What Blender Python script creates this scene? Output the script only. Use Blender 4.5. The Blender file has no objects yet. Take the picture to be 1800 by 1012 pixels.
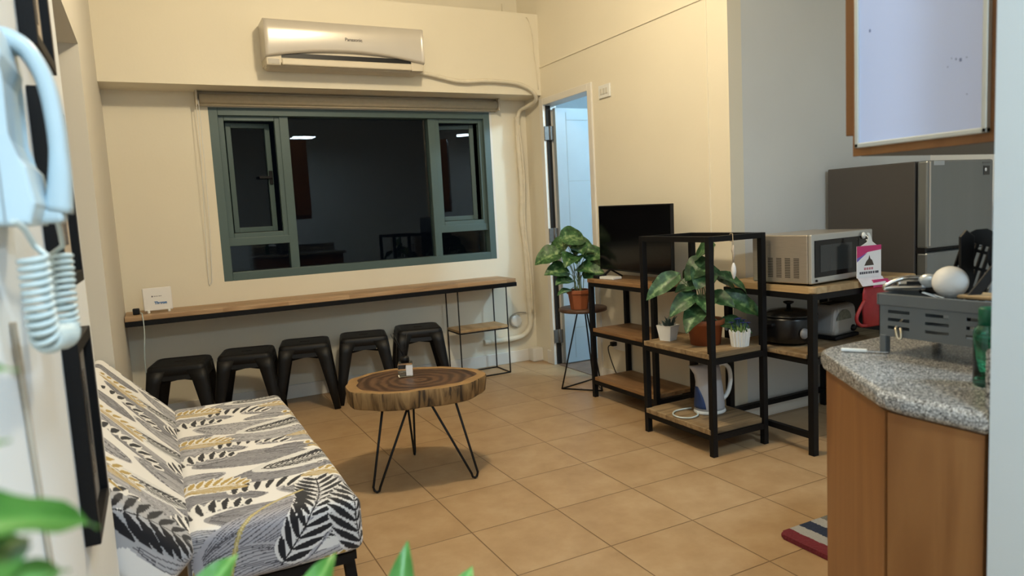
import bpy, bmesh, math, random
import numpy as np
from mathutils import Vector, Matrix
random.seed(7)
RNG = np.random.default_rng(11)
C = bpy.context.scene.collection
PI = math.pi
V = Vector

# ------------------------------------------------------------------ materials
MATS = {}
def nodes(name):
    m = bpy.data.materials.new(name); m.use_nodes = True
    nt = m.node_tree
    return m, nt, nt.nodes['Principled BSDF']
def mat(name, col, rough=.5, metal=0., var=0., vscale=6., bump=0., bscale=40., spec=.5, trans=0., coat=0., ior=1.45, stretch=None):
    """plain principled surface with a little procedural tone variation"""
    if name in MATS: return MATS[name]
    m, nt, b = nodes(name)
    b.inputs['Base Color'].default_value = (*col, 1)
    b.inputs['Roughness'].default_value = rough
    b.inputs['Metallic'].default_value = metal
    b.inputs['Specular IOR Level'].default_value = spec
    b.inputs['Transmission Weight'].default_value = trans
    b.inputs['Coat Weight'].default_value = coat
    b.inputs['IOR'].default_value = ior
    if var or bump:
        tc = nt.nodes.new('ShaderNodeTexCoord')
        src = tc.outputs['Object']
        if stretch:
            mp = nt.nodes.new('ShaderNodeMapping'); mp.inputs['Scale'].default_value = stretch
            nt.links.new(src, mp.inputs['Vector']); src = mp.outputs['Vector']
    if var:
        n = nt.nodes.new('ShaderNodeTexNoise'); n.inputs['Scale'].default_value = vscale; n.inputs['Detail'].default_value = 5
        nt.links.new(src, n.inputs['Vector'])
        r = nt.nodes.new('ShaderNodeValToRGB')
        r.color_ramp.elements[0].position = .3; r.color_ramp.elements[1].position = .7
        r.color_ramp.elements[0].color = (*[max(0, c*(1-var)) for c in col], 1)
        r.color_ramp.elements[1].color = (*[min(1, c*(1+var)) for c in col], 1)
        nt.links.new(n.outputs['Fac'], r.inputs['Fac']); nt.links.new(r.outputs['Color'], b.inputs['Base Color'])
    if bump:
        n2 = nt.nodes.new('ShaderNodeTexNoise'); n2.inputs['Scale'].default_value = bscale; n2.inputs['Detail'].default_value = 4
        nt.links.new(src, n2.inputs['Vector'])
        bp = nt.nodes.new('ShaderNodeBump'); bp.inputs['Strength'].default_value = bump; bp.inputs['Distance'].default_value = .01
        nt.links.new(n2.outputs['Fac'], bp.inputs['Height']); nt.links.new(bp.outputs['Normal'], b.inputs['Normal'])
    MATS[name] = m
    return m
def ramp(nt, fac, stops):
    r = nt.nodes.new('ShaderNodeValToRGB'); el = r.color_ramp.elements
    while len(el) < len(stops): el.new(.5)
    for e, (p, c) in zip(el, stops): e.position = p; e.color = (*c, 1)
    nt.links.new(fac, r.inputs['Fac']); return r.outputs['Color']
def wood(name, c1, c2, c3, axis='Y', plank=.09, grain=14., rough=.5, coat=0.):
    """boards: long stretched grain plus a tone step per plank"""
    m, nt, b = nodes(name); N = nt.nodes.new; L = nt.links.new
    tc = N('ShaderNodeTexCoord'); mp = N('ShaderNodeMapping')
    sc = {'X': (.1, 1, 1), 'Y': (1, .1, 1), 'Z': (1, 1, .1)}[axis]
    mp.inputs['Scale'].default_value = sc; L(tc.outputs['Object'], mp.inputs['Vector'])
    n = N('ShaderNodeTexNoise'); n.inputs['Scale'].default_value = grain; n.inputs['Detail'].default_value = 7; n.inputs['Distortion'].default_value = 1.2
    col = None
    if plank:
        sx = N('ShaderNodeSeparateXYZ'); L(tc.outputs['Object'], sx.inputs[0])
        across = sx.outputs['X' if axis != 'X' else 'Y']; along = sx.outputs[axis]
        d = N('ShaderNodeMath'); d.operation = 'DIVIDE'; L(across, d.inputs[0]); d.inputs[1].default_value = plank
        f = N('ShaderNodeMath'); f.operation = 'FLOOR'; L(d.outputs[0], f.inputs[0])
        mul = N('ShaderNodeMath'); mul.operation = 'MULTIPLY_ADD'; L(f.outputs[0], mul.inputs[0]); mul.inputs[1].default_value = .37
        L(along, mul.inputs[2])
        d2 = N('ShaderNodeMath'); d2.operation = 'DIVIDE'; L(mul.outputs[0], d2.inputs[0]); d2.inputs[1].default_value = .42
        f2 = N('ShaderNodeMath'); f2.operation = 'FLOOR'; L(d2.outputs[0], f2.inputs[0])
        cb = N('ShaderNodeCombineXYZ'); L(f.outputs[0], cb.inputs[0]); L(f2.outputs[0], cb.inputs[1])
        wn = N('ShaderNodeTexWhiteNoise'); wn.noise_dimensions = '3D'; L(cb.outputs[0], wn.inputs['Vector'])
        ad = N('ShaderNodeVectorMath'); ad.operation = 'MULTIPLY_ADD'
        L(wn.outputs['Color'], ad.inputs[0]); ad.inputs[1].default_value = (7, 7, 7); L(mp.outputs['Vector'], ad.inputs[2])
        L(ad.outputs[0], n.inputs['Vector'])
    else:
        L(mp.outputs['Vector'], n.inputs['Vector'])
    colr = ramp(nt, n.outputs['Fac'], [(.28, c1), (.5, c2), (.72, c3)])
    if plank:
        mx = N('ShaderNodeMix'); mx.data_type = 'RGBA'; mx.blend_type = 'MULTIPLY'; mx.inputs['Factor'].default_value = .55
        L(colr, mx.inputs[6]); c = ramp(nt, wn.outputs['Value'], [(0, (.55, .5, .45)), (1, (1.0, 1.0, 1.0))]); L(c, mx.inputs[7])
        colr = mx.outputs[2]
    L(colr, b.inputs['Base Color']); b.inputs['Roughness'].default_value = rough; b.inputs['Coat Weight'].default_value = coat
    MATS[name] = m; return m
def vcol(name, rough=.8, layer='Col', sheen=0.):
    m, nt, b = nodes(name)
    a = nt.nodes.new('ShaderNodeVertexColor'); a.layer_name = layer
    nt.links.new(a.outputs['Color'], b.inputs['Base Color']); b.inputs['Roughness'].default_value = rough
    b.inputs['Sheen Weight'].default_value = sheen
    MATS[name] = m; return m

M_WALL = mat('cream_wall_paint', (.77, .715, .585), .62, var=.03, vscale=1.2, bump=.05, bscale=60)
M_WALLG = mat('pale_grey_wall_paint', (.66, .68, .68), .62, var=.03, vscale=1.5, bump=.04, bscale=60)
M_NEAR = mat('off_white_wall_paint', (.82, .85, .87), .6, var=.03, vscale=1.5)
M_CEIL = mat('ceiling_paint', (.55, .53, .48), .7, var=.02)
M_TRIM = mat('white_gloss_trim', (.76, .73, .67), .4, var=.02, vscale=3)
M_BLACK = mat('black_powder_coat', (.005, .005, .006), .5, bump=.06, bscale=300, spec=.25)
M_STOOL = mat('black_painted_steel', (.006, .006, .007), .48, spec=.35)
M_IRON = mat('thin_black_iron', (.007, .007, .008), .5, spec=.3)
M_GREEN = mat('grey_green_aluminium', (.075, .118, .116), .42, var=.04, vscale=2)
M_BED = mat('blue_grey_bedroom_paint', (.62, .70, .74), .6, var=.03)
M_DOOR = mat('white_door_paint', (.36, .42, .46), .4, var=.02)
M_HINGE = mat('dull_steel', (.15, .14, .13), .5, .5, var=.1, vscale=60)
M_CHROME = mat('chrome', (.78, .78, .78), .13, 1.0)
M_DARK = mat('black_plastic', (.007, .007, .008), .42, spec=.35)
M_WPLAS = mat('white_plastic', (.76, .77, .75), .35, var=.02)
M_PHONE = mat('off_white_phone_plastic', (.54, .67, .74), .33, var=.02, vscale=8)
M_CORDW = mat('white_rubber_cord', (.58, .67, .67), .42)
M_TERRA = mat('terracotta_plastic', (.29, .085, .030), .55, var=.12, vscale=12)
M_SOIL = mat('dark_soil', (.03, .022, .015), .95, var=.4, vscale=60, bump=.5, bscale=80)
M_PIPE = mat('cream_painted_lagging', (.72, .66, .53), .6, var=.05, vscale=20, bump=.25, bscale=25)
M_BLIND = mat('taupe_blind_fabric', (.45, .39, .29), .8, var=.05, vscale=30, bump=.1, bscale=200)
M_AC = mat('pearl_champagne_plastic', (.62, .58, .52), .30, .25, var=.02, vscale=3)
M_ACB = mat('pale_louvre_plastic', (.62, .56, .45), .45, var=.02)
M_GLASS = mat('window_glass', (.85, .92, .92), 0.0, trans=1.0, ior=1.28)
M_CLEAR = mat('clear_glass', (.97, .98, .98), 0.02, trans=1.0, ior=1.45)
M_GGLASS = mat('green_glass', (.22, .72, .52), .03, trans=1.0, ior=1.45)
M_SCREEN = mat('black_glossy_screen', (.003, .003, .004), .12, spec=.3)
M_STEELM = mat('brushed_champagne_steel', (.44, .40, .35), .38, .7, var=.06, vscale=14, stretch=(1, 1, 18))
M_STEELF = mat('grey_brushed_fridge_steel', (.20, .215, .22), .36, .75, var=.05, vscale=8, stretch=(1, 1, .05))
M_FSIDE = mat('dark_brown_grey_fridge_side', (.056, .052, .050), .55, .1, bump=.08, bscale=250)
M_RACK = mat('slate_grey_enamel', (.115, .130, .140), .45, var=.05, vscale=8)
M_RED = mat('red_rubber', (.25, .012, .016), .45, var=.12, vscale=20, bump=.2, bscale=30)
M_WB = mat('whiteboard_enamel', (.50, .555, .76), .22, var=.012, vscale=2)
M_ALU = mat('whiteboard_aluminium', (.58, .62, .62), .38, .7, var=.03)
M_KETW = mat('pale_grey_kettle_plastic', (.44, .44, .465), .4, var=.03)
M_NAVY = mat('navy_plastic', (.02, .05, .16), .35)
M_SUC = mat('dark_teal_succulent', (.025, .05, .05), .6, var=.4, vscale=30)
M_BLUEF = mat('blue_flower', (.03, .04, .20), .6, var=.3, vscale=40)
M_STEM = mat('pale_green_stem', (.17, .22, .10), .6, var=.15, vscale=20)
M_GRASS = mat('light_green_sprout', (.22, .34, .10), .6, var=.25, vscale=40)
M_PAPER = mat('paper_label', (.82, .82, .84), .6, var=.02)
M_MAG = mat('magenta_print', (.55, .03, .16), .5, var=.05)
M_PURP = mat('violet_print', (.16, .12, .45), .5)
M_PLAST = mat('clear_grey_film', (.62, .60, .66), .25, var=.1, vscale=20)
M_BROWNF = mat('brown_wood_bedroom_floor', (.22, .13, .085), .5, var=.2, vscale=5, stretch=(1, 8, 1))
W_COUNTER = wood('honey_counter_wood', (.30, .18, .085), (.44, .28, .15), (.55, .38, .22), 'X', .12, 16)
W_SHELF = wood('acacia_shelf_wood', (.17, .085, .034), (.28, .155, .068), (.38, .23, .11), 'Y', .08, 16)
W_UNIT = wood('weathered_pallet_wood', (.13, .085, .042), (.27, .185, .098), (.40, .29, .165), 'X', .085, 18, .6)
W_DESK = wood('pale_desk_wood', (.34, .215, .10), (.47, .325, .165), (.56, .42, .24), 'Y', .1, 14)
W_CAB = wood('cherry_cabinet_veneer', (.175, .066, .016), (.222, .092, .026), (.265, .12, .037), 'Z', 0, 11, .42)
W_DARK = wood('dark_stained_wood', (.05, .022, .012), (.085, .04, .022), (.13, .065, .035), 'Y', 0, 18)

# ---- floor tiles
def make_floor_mat():
    m, nt, b = nodes('beige_floor_tiles'); N = nt.nodes.new; L = nt.links.new
    tc = N('ShaderNodeTexCoord'); sx = N('ShaderNodeSeparateXYZ'); L(tc.outputs['Object'], sx.inputs[0])
    T = .3995; edge = []; cell = []
    for ax, off in (('X', 1.4335), ('Y', 2.117)):
        s = N('ShaderNodeMath'); s.operation = 'SUBTRACT'; L(sx.outputs[ax], s.inputs[0]); s.inputs[1].default_value = off - 20*T
        d = N('ShaderNodeMath'); d.operation = 'DIVIDE'; L(s.outputs[0], d.inputs[0]); d.inputs[1].default_value = T
        fr = N('ShaderNodeMath'); fr.operation = 'FRACT'; L(d.outputs[0], fr.inputs[0])
        fl = N('ShaderNodeMath'); fl.operation = 'FLOOR'; L(d.outputs[0], fl.inputs[0]); cell.append(fl.outputs[0])
        c = N('ShaderNodeMath'); c.operation = 'SUBTRACT'; L(fr.outputs[0], c.inputs[0]); c.inputs[1].default_value = .5
        a = N('ShaderNodeMath'); a.operation = 'ABSOLUTE'; L(c.outputs[0], a.inputs[0]); edge.append(a.outputs[0])
    mx = N('ShaderNodeMath'); mx.operation = 'MAXIMUM'; L(edge[0], mx.inputs[0]); L(edge[1], mx.inputs[1])
    g = N('ShaderNodeMapRange'); g.inputs['From Min'].default_value = .4925; g.inputs['From Max'].default_value = .4965
    L(mx.outputs[0], g.inputs['Value'])
    cb = N('ShaderNodeCombineXYZ'); L(cell[0], cb.inputs[0]); L(cell[1], cb.inputs[1])
    wn = N('ShaderNodeTexWhiteNoise'); L(cb.outputs[0], wn.inputs['Vector'])
    n = N('ShaderNodeTexNoise'); n.inputs['Scale'].default_value = 5.5; n.inputs['Detail'].default_value = 7; n.inputs['Roughness'].default_value = .62
    ad = N('ShaderNodeVectorMath'); ad.operation = 'MULTIPLY_ADD'; L(wn.outputs['Color'], ad.inputs[0]); ad.inputs[1].default_value = (5, 5, 5); L(tc.outputs['Object'], ad.inputs[2])
    L(ad.outputs[0], n.inputs['Vector'])
    col = ramp(nt, n.outputs['Fac'], [(.3, (.365, .235, .122)), (.52, (.425, .285, .155)), (.75, (.49, .345, .20))])
    m2 = N('ShaderNodeMix'); m2.data_type = 'RGBA'; m2.blend_type = 'MIX'
    L(g.outputs['Result'], m2.inputs['Factor']); L(col, m2.inputs[6]); m2.inputs[7].default_value = (.16, .09, .04, 1)
    L(m2.outputs[2], b.inputs['Base Color']); b.inputs['Roughness'].default_value = .40
    bp = N('ShaderNodeBump'); bp.invert = True; bp.inputs['Strength'].default_value = .4; bp.inputs['Distance'].default_value = .004
    L(g.outputs['Result'], bp.inputs['Height']); L(bp.outputs['Normal'], b.inputs['Normal'])
    return m
M_FLOOR = make_floor_mat()
def make_granite():
    m, nt, b = nodes('grey_speckled_granite'); N = nt.nodes.new; L = nt.links.new
    tc = N('ShaderNodeTexCoord')
    v = N('ShaderNodeTexVoronoi'); v.inputs['Scale'].default_value = 420; L(tc.outputs['Object'], v.inputs['Vector'])
    sp = N('ShaderNodeSeparateColor'); L(v.outputs['Color'], sp.inputs[0])
    col = ramp(nt, sp.outputs[0], [(.0, (.055, .055, .058)), (.28, (.16, .155, .15)), (.5, (.30, .30, .295)), (.72, (.42, .415, .40)), (1, (.62, .61, .59))])
    n = N('ShaderNodeTexNoise'); n.inputs['Scale'].default_value = 120; n.inputs['Detail'].default_value = 4; L(tc.outputs['Object'], n.inputs['Vector'])
    c2 = ramp(nt, n.outputs['Fac'], [(.38, (.45, .45, .46)), (.62, (1.05, 1.04, 1.02))])
    mx = N('ShaderNodeMix'); mx.data_type = 'RGBA'; mx.blend_type = 'MULTIPLY'; mx.inputs['Factor'].default_value = .8
    L(col, mx.inputs[6]); L(c2, mx.inputs[7]); L(mx.outputs[2], b.inputs['Base Color'])
    b.inputs['Roughness'].default_value = .22
    return m
M_GRANITE = make_granite()
def make_leaf_mat(name, dark, light, pale, amount, scale=38, rough=.45):
    m, nt, b = nodes(name); N = nt.nodes.new; L = nt.links.new
    tc = N('ShaderNodeTexCoord')
    n = N('ShaderNodeTexNoise'); n.inputs['Scale'].default_value = scale; n.inputs['Detail'].default_value = 6; L(tc.outputs['Object'], n.inputs['Vector'])
    a = N('ShaderNodeVertexColor'); a.layer_name = 'Col'
    sp = N('ShaderNodeSeparateColor'); L(a.outputs['Color'], sp.inputs[0])
    ad = N('ShaderNodeMath'); ad.operation = 'MULTIPLY_ADD'; L(sp.outputs[0], ad.inputs[0]); ad.inputs[1].default_value = amount; L(n.outputs['Fac'], ad.inputs[2])
    col = ramp(nt, ad.outputs[0], [(.38, dark), (.58, light), (.80, pale)])
    L(col, b.inputs['Base Color']); b.inputs['Roughness'].default_value = rough
    b.inputs['Subsurface Weight'].default_value = 0
    return m
M_LEAF = make_leaf_mat('variegated_leaf', (.016, .058, .016), (.045, .13, .038), (.27, .38, .17), .20)
M_LEAF2 = make_leaf_mat('dark_variegated_leaf', (.012, .045, .014), (.032, .095, .032), (.17, .28, .12), .16)
M_FGLEAF = make_leaf_mat('bright_green_leaf', (.045, .16, .02), (.08, .24, .04), (.20, .42, .13), .18, 12, .35)
def make_stump(name, cols, scale):
    m, nt, b = nodes(name); N = nt.nodes.new; L = nt.links.new
    tc = N('ShaderNodeTexCoord'); mp = N('ShaderNodeMapping'); mp.inputs['Location'].default_value = (-.06, .03, 0)
    L(tc.outputs['Object'], mp.inputs['Vector'])
    w = N('ShaderNodeTexWave'); w.wave_type = 'RINGS'; w.rings_direction = 'Z'; w.inputs['Scale'].default_value = scale; w.inputs['Distortion'].default_value = 5; w.inputs['Detail'].default_value = 4; w.inputs['Detail Scale'].default_value = 1.3
    L(mp.outputs['Vector'], w.inputs['Vector'])
    n = N('ShaderNodeTexNoise'); n.inputs['Scale'].default_value = 4.5; n.inputs['Detail'].default_value = 5; L(tc.outputs['Object'], n.inputs['Vector'])
    mixf = N('ShaderNodeMath'); mixf.operation = 'MULTIPLY_ADD'; L(w.outputs['Fac'], mixf.inputs[0]); mixf.inputs[1].default_value = .35; L(n.outputs['Fac'], mixf.inputs[2])
    L(ramp(nt, mixf.outputs[0], cols), b.inputs['Base Color']); b.inputs['Roughness'].default_value = .42
    return m
M_HEART = make_stump('dark_heartwood', [(.4, (.026, .013, .008)), (.62, (.060, .031, .017)), (.85, (.125, .066, .034))], 6)
M_SAP = mat('pale_sapwood_rim', (.29, .175, .075), .55, var=.15, vscale=20)
def make_bark():
    m, nt, b = nodes('peeled_bark'); N = nt.nodes.new; L = nt.links.new
    tc = N('ShaderNodeTexCoord'); mp = N('ShaderNodeMapping'); mp.inputs['Scale'].default_value = (1, 1, .16); L(tc.outputs['Object'], mp.inputs['Vector'])
    n = N('ShaderNodeTexNoise'); n.inputs['Scale'].default_value = 26; n.inputs['Detail'].default_value = 8; n.inputs['Distortion'].default_value = .8; L(mp.outputs['Vector'], n.inputs['Vector'])
    L(ramp(nt, n.outputs['Fac'], [(.36, (.035, .020, .009)), (.47, (.20, .12, .048)), (.62, (.34, .22, .095)), (.75, (.26, .16, .065))]), b.inputs['Base Color'])
    b.inputs['Roughness'].default_value = .7
    bp = N('ShaderNodeBump'); bp.inputs['Strength'].default_value = .35; bp.inputs['Distance'].default_value = .01; L(n.outputs['Fac'], bp.inputs['Height']); L(bp.outputs['Normal'], b.inputs['Normal'])
    return m
M_BARK = make_bark()

# ------------------------------------------------------------------ mesh helpers
class MB:
    def __init__(s): s.bm = bmesh.new(); s.mi = 0
    def _m(s, fs):
        for f in fs: f.material_index = s.mi
    def box(s, x0, x1, y0, y1, z0, z1, bev=0., seg=2, mtx=None):
        vs = [s.bm.verts.new(V((x, y, z))) for x in (x0, x1) for y in (y0, y1) for z in (z0, z1)]
        idx = [(0, 1, 3, 2), (4, 6, 7, 5), (0, 4, 5, 1), (2, 3, 7, 6), (0, 2, 6, 4), (1, 5, 7, 3)]
        fs = [s.bm.faces.new([vs[i] for i in q]) for q in idx]; s._m(fs)
        if bev:
            es = list({e for f in fs for e in f.edges})
            r = bmesh.ops.bevel(s.bm, geom=es, offset=bev, segments=seg, profile=.5, affect='EDGES', clamp_overlap=True)
            allv = list({v for f in r['faces'] for v in f.verts} | {v for v in vs if v.is_valid})
            s._m(r['faces'])
        else: allv = vs
        if mtx is not None:
            for v in allv: v.co = mtx @ v.co
        return s
    def tube(s, pts, r, n=8, cap=True, closed=False):
        pts = [V(p) for p in pts]; k = len(pts); rs = r if isinstance(r, (list, tuple)) else [r]*k
        rings = []; up = None
        for i, p in enumerate(pts):
            a = pts[i-1] if (i > 0 or closed) else p; b = pts[(i+1) % k] if (i < k-1 or closed) else p
            t = (b-a).normalized() if (b-a).length > 1e-9 else V((0, 0, 1))
            if up is None:
                up = V((0, 0, 1)) if abs(t.z) < .9 else V((1, 0, 0))
            u = (up - t*up.dot(t)); u = u.normalized() if u.length > 1e-6 else t.orthogonal().normalized()
            up = u; w = t.cross(u)
            rings.append([s.bm.verts.new(p + (u*math.cos(2*PI*j/n) + w*math.sin(2*PI*j/n))*rs[i]) for j in range(n)])
        rng = range(k if closed else k-1)
        for i in rng:
            A, B = rings[i], rings[(i+1) % k]
            for j in range(n):
                f = s.bm.faces.new((A[j], A[(j+1) % n], B[(j+1) % n], B[j])); f.smooth = True; f.material_index = s.mi
        if cap and not closed:
            s._m([s.bm.faces.new(list(reversed(rings[0]))), s.bm.faces.new(rings[-1])])
        return s
    def bar(s, a, b, w, h=None):
        """square section bar from a to b"""
        h = h or w; a = V(a); b = V(b); t = (b-a).normalized()
        up = V((0, 0, 1)) if abs(t.z) < .9 else V((1, 0, 0))
        u = (up - t*up.dot(t)).normalized(); q = t.cross(u)
        vs = [s.bm.verts.new(p + u*(h/2*i) + q*(w/2*j)) for p in (a, b) for i, j in ((1, 1), (1, -1), (-1, -1), (-1, 1))]
        s._m([s.bm.faces.new([vs[i] for i in f]) for f in ((3, 2, 1, 0), (4, 5, 6, 7), (0, 1, 5, 4), (1, 2, 6, 5), (2, 3, 7, 6), (3, 0, 4, 7))])
        return s
    def lathe(s, prof, c=(0, 0, 0), n=32, mtx=None, sx=1, sy=1, smooth=True, rot=0):
        rings = []
        for r, z in prof:
            rings.append([s.bm.verts.new(V((r*sx*math.cos(rot+2*PI*j/n), r*sy*math.sin(rot+2*PI*j/n), z))) for j in range(n)] if r > 1e-6 else [s.bm.verts.new(V((0, 0, z)))])
        allv = [v for r in rings for v in r]
        for A, B in zip(rings, rings[1:]):
            for j in range(n):
                if len(A) == 1 and len(B) == 1: continue
                if len(A) == 1: q = (A[0], B[(j+1) % n], B[j])
                elif len(B) == 1: q = (A[j], A[(j+1) % n], B[0])
                else: q = (A[j], A[(j+1) % n], B[(j+1) % n], B[j])
                f = s.bm.faces.new(q); f.smooth = smooth; f.material_index = s.mi
        for R, flip in ((rings[0], True), (rings[-1], False)):
            if len(R) > 1:
                f = s.bm.faces.new(list(reversed(R)) if flip else R); f.material_index = s.mi
        for v in allv: v.co = (mtx @ v.co if mtx is not None else v.co) + V(c)
        return s
    def prism(s, poly, z0, z1, bev=0., mtx=None, seg=3):
        a = [s.bm.verts.new(V((x, y, z0))) for x, y in poly]; b = [s.bm.verts.new(V((x, y, z1))) for x, y in poly]
        n = len(poly); fs = [s.bm.faces.new(list(reversed(a))), s.bm.faces.new(b)]
        for i in range(n): fs.append(s.bm.faces.new((a[i], a[(i+1) % n], b[(i+1) % n], b[i])))
        s._m(fs); allv = a+b
        if bev:
            es = list(fs[0].edges) + list(fs[1].edges)
            r = bmesh.ops.bevel(s.bm, geom=es, offset=bev, segments=seg, profile=.5, affect='EDGES', clamp_overlap=True)
            s._m(r['faces']); allv = list({v for f in r['faces'] for v in f.verts} | {v for v in allv if v.is_valid})
        if mtx is not None:
            for v in allv: v.co = mtx @ v.co
        return s
    def quad(s, *ps):
        f = s.bm.faces.new([s.bm.verts.new(V(p)) for p in ps]); f.material_index = s.mi; return s
    def leaf(s, base, tip, up, width, fold=.18, droop=.12, nl=10, nw=6, shape='heart'):
        base = V(base); tip = V(tip); t = tip-base; L = t.length; t.normalize(); up = V(up)
        n = (up - t*up.dot(t)).normalized(); w = t.cross(n)
        col = s.bm.loops.layers.color.get('Col') or s.bm.loops.layers.color.new('Col')
        grid = []
        for i in range(nl+1):
            a = i/nl
            if shape == 'heart': prof = math.sin(PI*min(1, a**.72))**.72*(1-.25*a) if 0 < a < 1 else 0
            elif shape == 'blade': prof = (math.sin(PI*a**.75))**.9 if 0 < a < 1 else 0
            hw = max(width/2*prof, .0008)
            row = []
            for j in range(nw+1):
                b = 2*j/nw-1
                z = abs(b)*hw*fold*2 - droop*L*(a-.5)**2*4 + droop*L + .02*L*math.sin(a*14+b*3)*abs(b)
                back = (-.10*L*(abs(b)**1.5)*(1-a)**3 if shape == 'heart' else 0)
                row.append((s.bm.verts.new(base + t*(a*L+back) + w*(b*hw) + n*z), 1-abs(b)))
            grid.append(row)
        for i in range(nl):
            for j in range(nw):
                q = (grid[i][j], grid[i][j+1], grid[i+1][j+1], grid[i+1][j])
                f = s.bm.faces.new([v for v, _ in q]); f.smooth = True; f.material_index = s.mi
                for lp, (_, c) in zip(f.loops, q): lp[col] = (c*c, c*c, c*c, 1)
        return s
    def build(s, name, mats, parent=None, loc=None, solid=0., subd=0):
        me = bpy.data.meshes.new(name); s.bm.normal_update(); s.bm.to_mesh(me); s.bm.free()
        for m in (mats if isinstance(mats, (list, tuple)) else [mats]): me.materials.append(m)
        o = bpy.data.objects.new(name, me); C.objects.link(o)
        if parent is not None: o.parent = parent
        if loc is not None: o.location = loc
        if solid:
            md = o.modifiers.new('s', 'SOLIDIFY'); md.thickness = solid; md.offset = 0
        if subd:
            md = o.modifiers.new('d', 'SUBSURF'); md.levels = subd; md.render_levels = subd
        return o
def tag(o, label, cat, group=None):
    o['label'] = label; o['category'] = cat
    if group: o['group'] = group
    return o
def thing(name, label, cat, loc=(0, 0, 0), rz=0., group=None):
    o = bpy.data.objects.new(name, None); C.objects.link(o); o.empty_display_size = .05
    o.location = loc; o.rotation_euler = (0, 0, rz)
    return tag(o, label, cat, group)
def struct(o): o['kind'] = 'structure'; return o
def sempty(name, loc=(0, 0, 0)):
    o = bpy.data.objects.new(name, None); C.objects.link(o); o.location = loc; o.empty_display_size = .05; return struct(o)
def copy_tree(o, parent=None):
    c = o.copy(); C.objects.link(c)
    if parent is not None: c.parent = parent
    for ch in list(o.children): copy_tree(ch, c)
    return c
def box(name, m, x0, x1, y0, y1, z0, z1, parent=None, bev=0.):
    return MB().box(x0, x1, y0, y1, z0, z1, bev).build(name, m, parent)
def text_mesh(name, body, size, m, parent, loc, rot, ext=.0006, bold=0.):
    cu = bpy.data.curves.new(name, 'FONT'); cu.body = body; cu.size = size; cu.extrude = ext; cu.align_x = 'CENTER'; cu.align_y = 'CENTER'; cu.offset = bold
    t = bpy.data.objects.new(name+'_tmp', cu); C.objects.link(t)
    dg = bpy.context.evaluated_depsgraph_get(); me = bpy.data.meshes.new_from_object(t.evaluated_get(dg)); bpy.data.objects.remove(t)
    me.materials.clear(); me.materials.append(m)
    o = bpy.data.objects.new(name, me); C.objects.link(o); o.parent = parent; o.location = loc; o.rotation_euler = rot
    return o
def smooth_path(pts, sub=8):
    """Catmull-Rom through the points"""
    P = [V(p) for p in pts]; P = [P[0]*2-P[1]] + P + [P[-1]*2-P[-2]]; out = []
    for i in range(1, len(P)-2):
        for k in range(sub):
            t = k/sub; a, b, c, d = P[i-1], P[i], P[i+1], P[i+2]
            out.append(.5*((2*b) + (c-a)*t + (2*a-5*b+4*c-d)*t*t + (3*b-a-3*c+d)*t**3))
    out.append(P[-2]); return out

# ------------------------------------------------------------------ the room
XL, XR, YW, YK, ZC = -.205, 2.90, 5.30, 2.955, 3.35
struct(box('floor', M_FLOOR, -1.2, 4.9, -1.9, YW+.02, -.08, 0))
struct(box('ceiling', M_CEIL, -1.2, 4.9, -1.9, 5.75, ZC, ZC+.1))
# window wall with its opening
wx0, wx1, wz0, wz1 = .425, 2.565, .906, 2.115
w = MB(); T = .16
w.box(-.5, wx0, YW, YW+T, 0, 2.3); w.box(wx1, XR+.1, YW, YW+T, 0, 2.3); w.box(wx0, wx1, YW, YW+T, 0, wz0); w.box(wx0, wx1, YW, YW+T, wz1, 2.3)
w.box(-.5, XR+.1, 5.36, 5.46, 2.3, ZC)
struct(w.build('wall_window', M_WALL))
struct(box('trim_1', M_WALL, XL-.3, XR, 5.02, 5.42, 2.207, 2.838))     # beam above the window
struct(MB().box(XL, 2.89, YW-.016, YW, 0, .10, .004).build('baseboard_window', M_TRIM))
# right wall with the bedroom doorway
dy0, dy1, dz = 4.335, 4.985, 2.125
w = MB(); w.box(XR, XR+.1, YK, dy0, 0, ZC); w.box(XR, XR+.1, dy1, 5.4, 0, ZC); w.box(XR, XR+.1, dy0, dy1, dz, ZC)
struct(w.build('wall_right', M_WALL))
struct(MB().box(XR-.008, XR+.001, 3.125, 5.02, 2.418, 2.43, .003).box(XR-.006, XR+.001, 3.113, 3.125, 0, 3.3, .002).build('trim_2', M_WALL))
struct(MB().box(XR-.014, XR, 5.03, 5.10, 0, .11, .004).box(XR-.10, XR-.0, 5.19, 5.284, 0, .115, .01).box(XR-.014, XR, 3.13, 4.28, 0, .10, .004).build('baseboard_right', M_TRIM))
fr = MB()
fr.box(XR-.014, XR+.114, dy0-.05, dy0+.003, 0, dz+.05, .003); fr.box(XR-.014, XR+.114, dy1-.003, dy1+.05, 0, dz+.05, .003); fr.box(XR-.014, XR+.114, dy0+.003, dy1-.003, dz-.003, dz+.05, .003)
struct(fr.build('trim_3', M_TRIM))
# left: near wall carrying the pictures, then a recess for the sofa, then the window-side wall
struct(box('wall_left', M_NEAR, -1.1, -.15, -1.8, 1.925, 0, ZC))
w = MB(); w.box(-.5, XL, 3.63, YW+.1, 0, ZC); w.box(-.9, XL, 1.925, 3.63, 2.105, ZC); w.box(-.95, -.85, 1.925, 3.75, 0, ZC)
struct(w.build('wall_left_recess', mat('warm_grey_side_wall_paint', (.66, .63, .56), .62, var=.03, vscale=1.2)))  # one even warm grey paint over the recess and window-side wall
struct(MB().box(XL, XL+.014, 3.64, YW-.02, 0, .10, .004).build('baseboard_left', M_TRIM))
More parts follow.
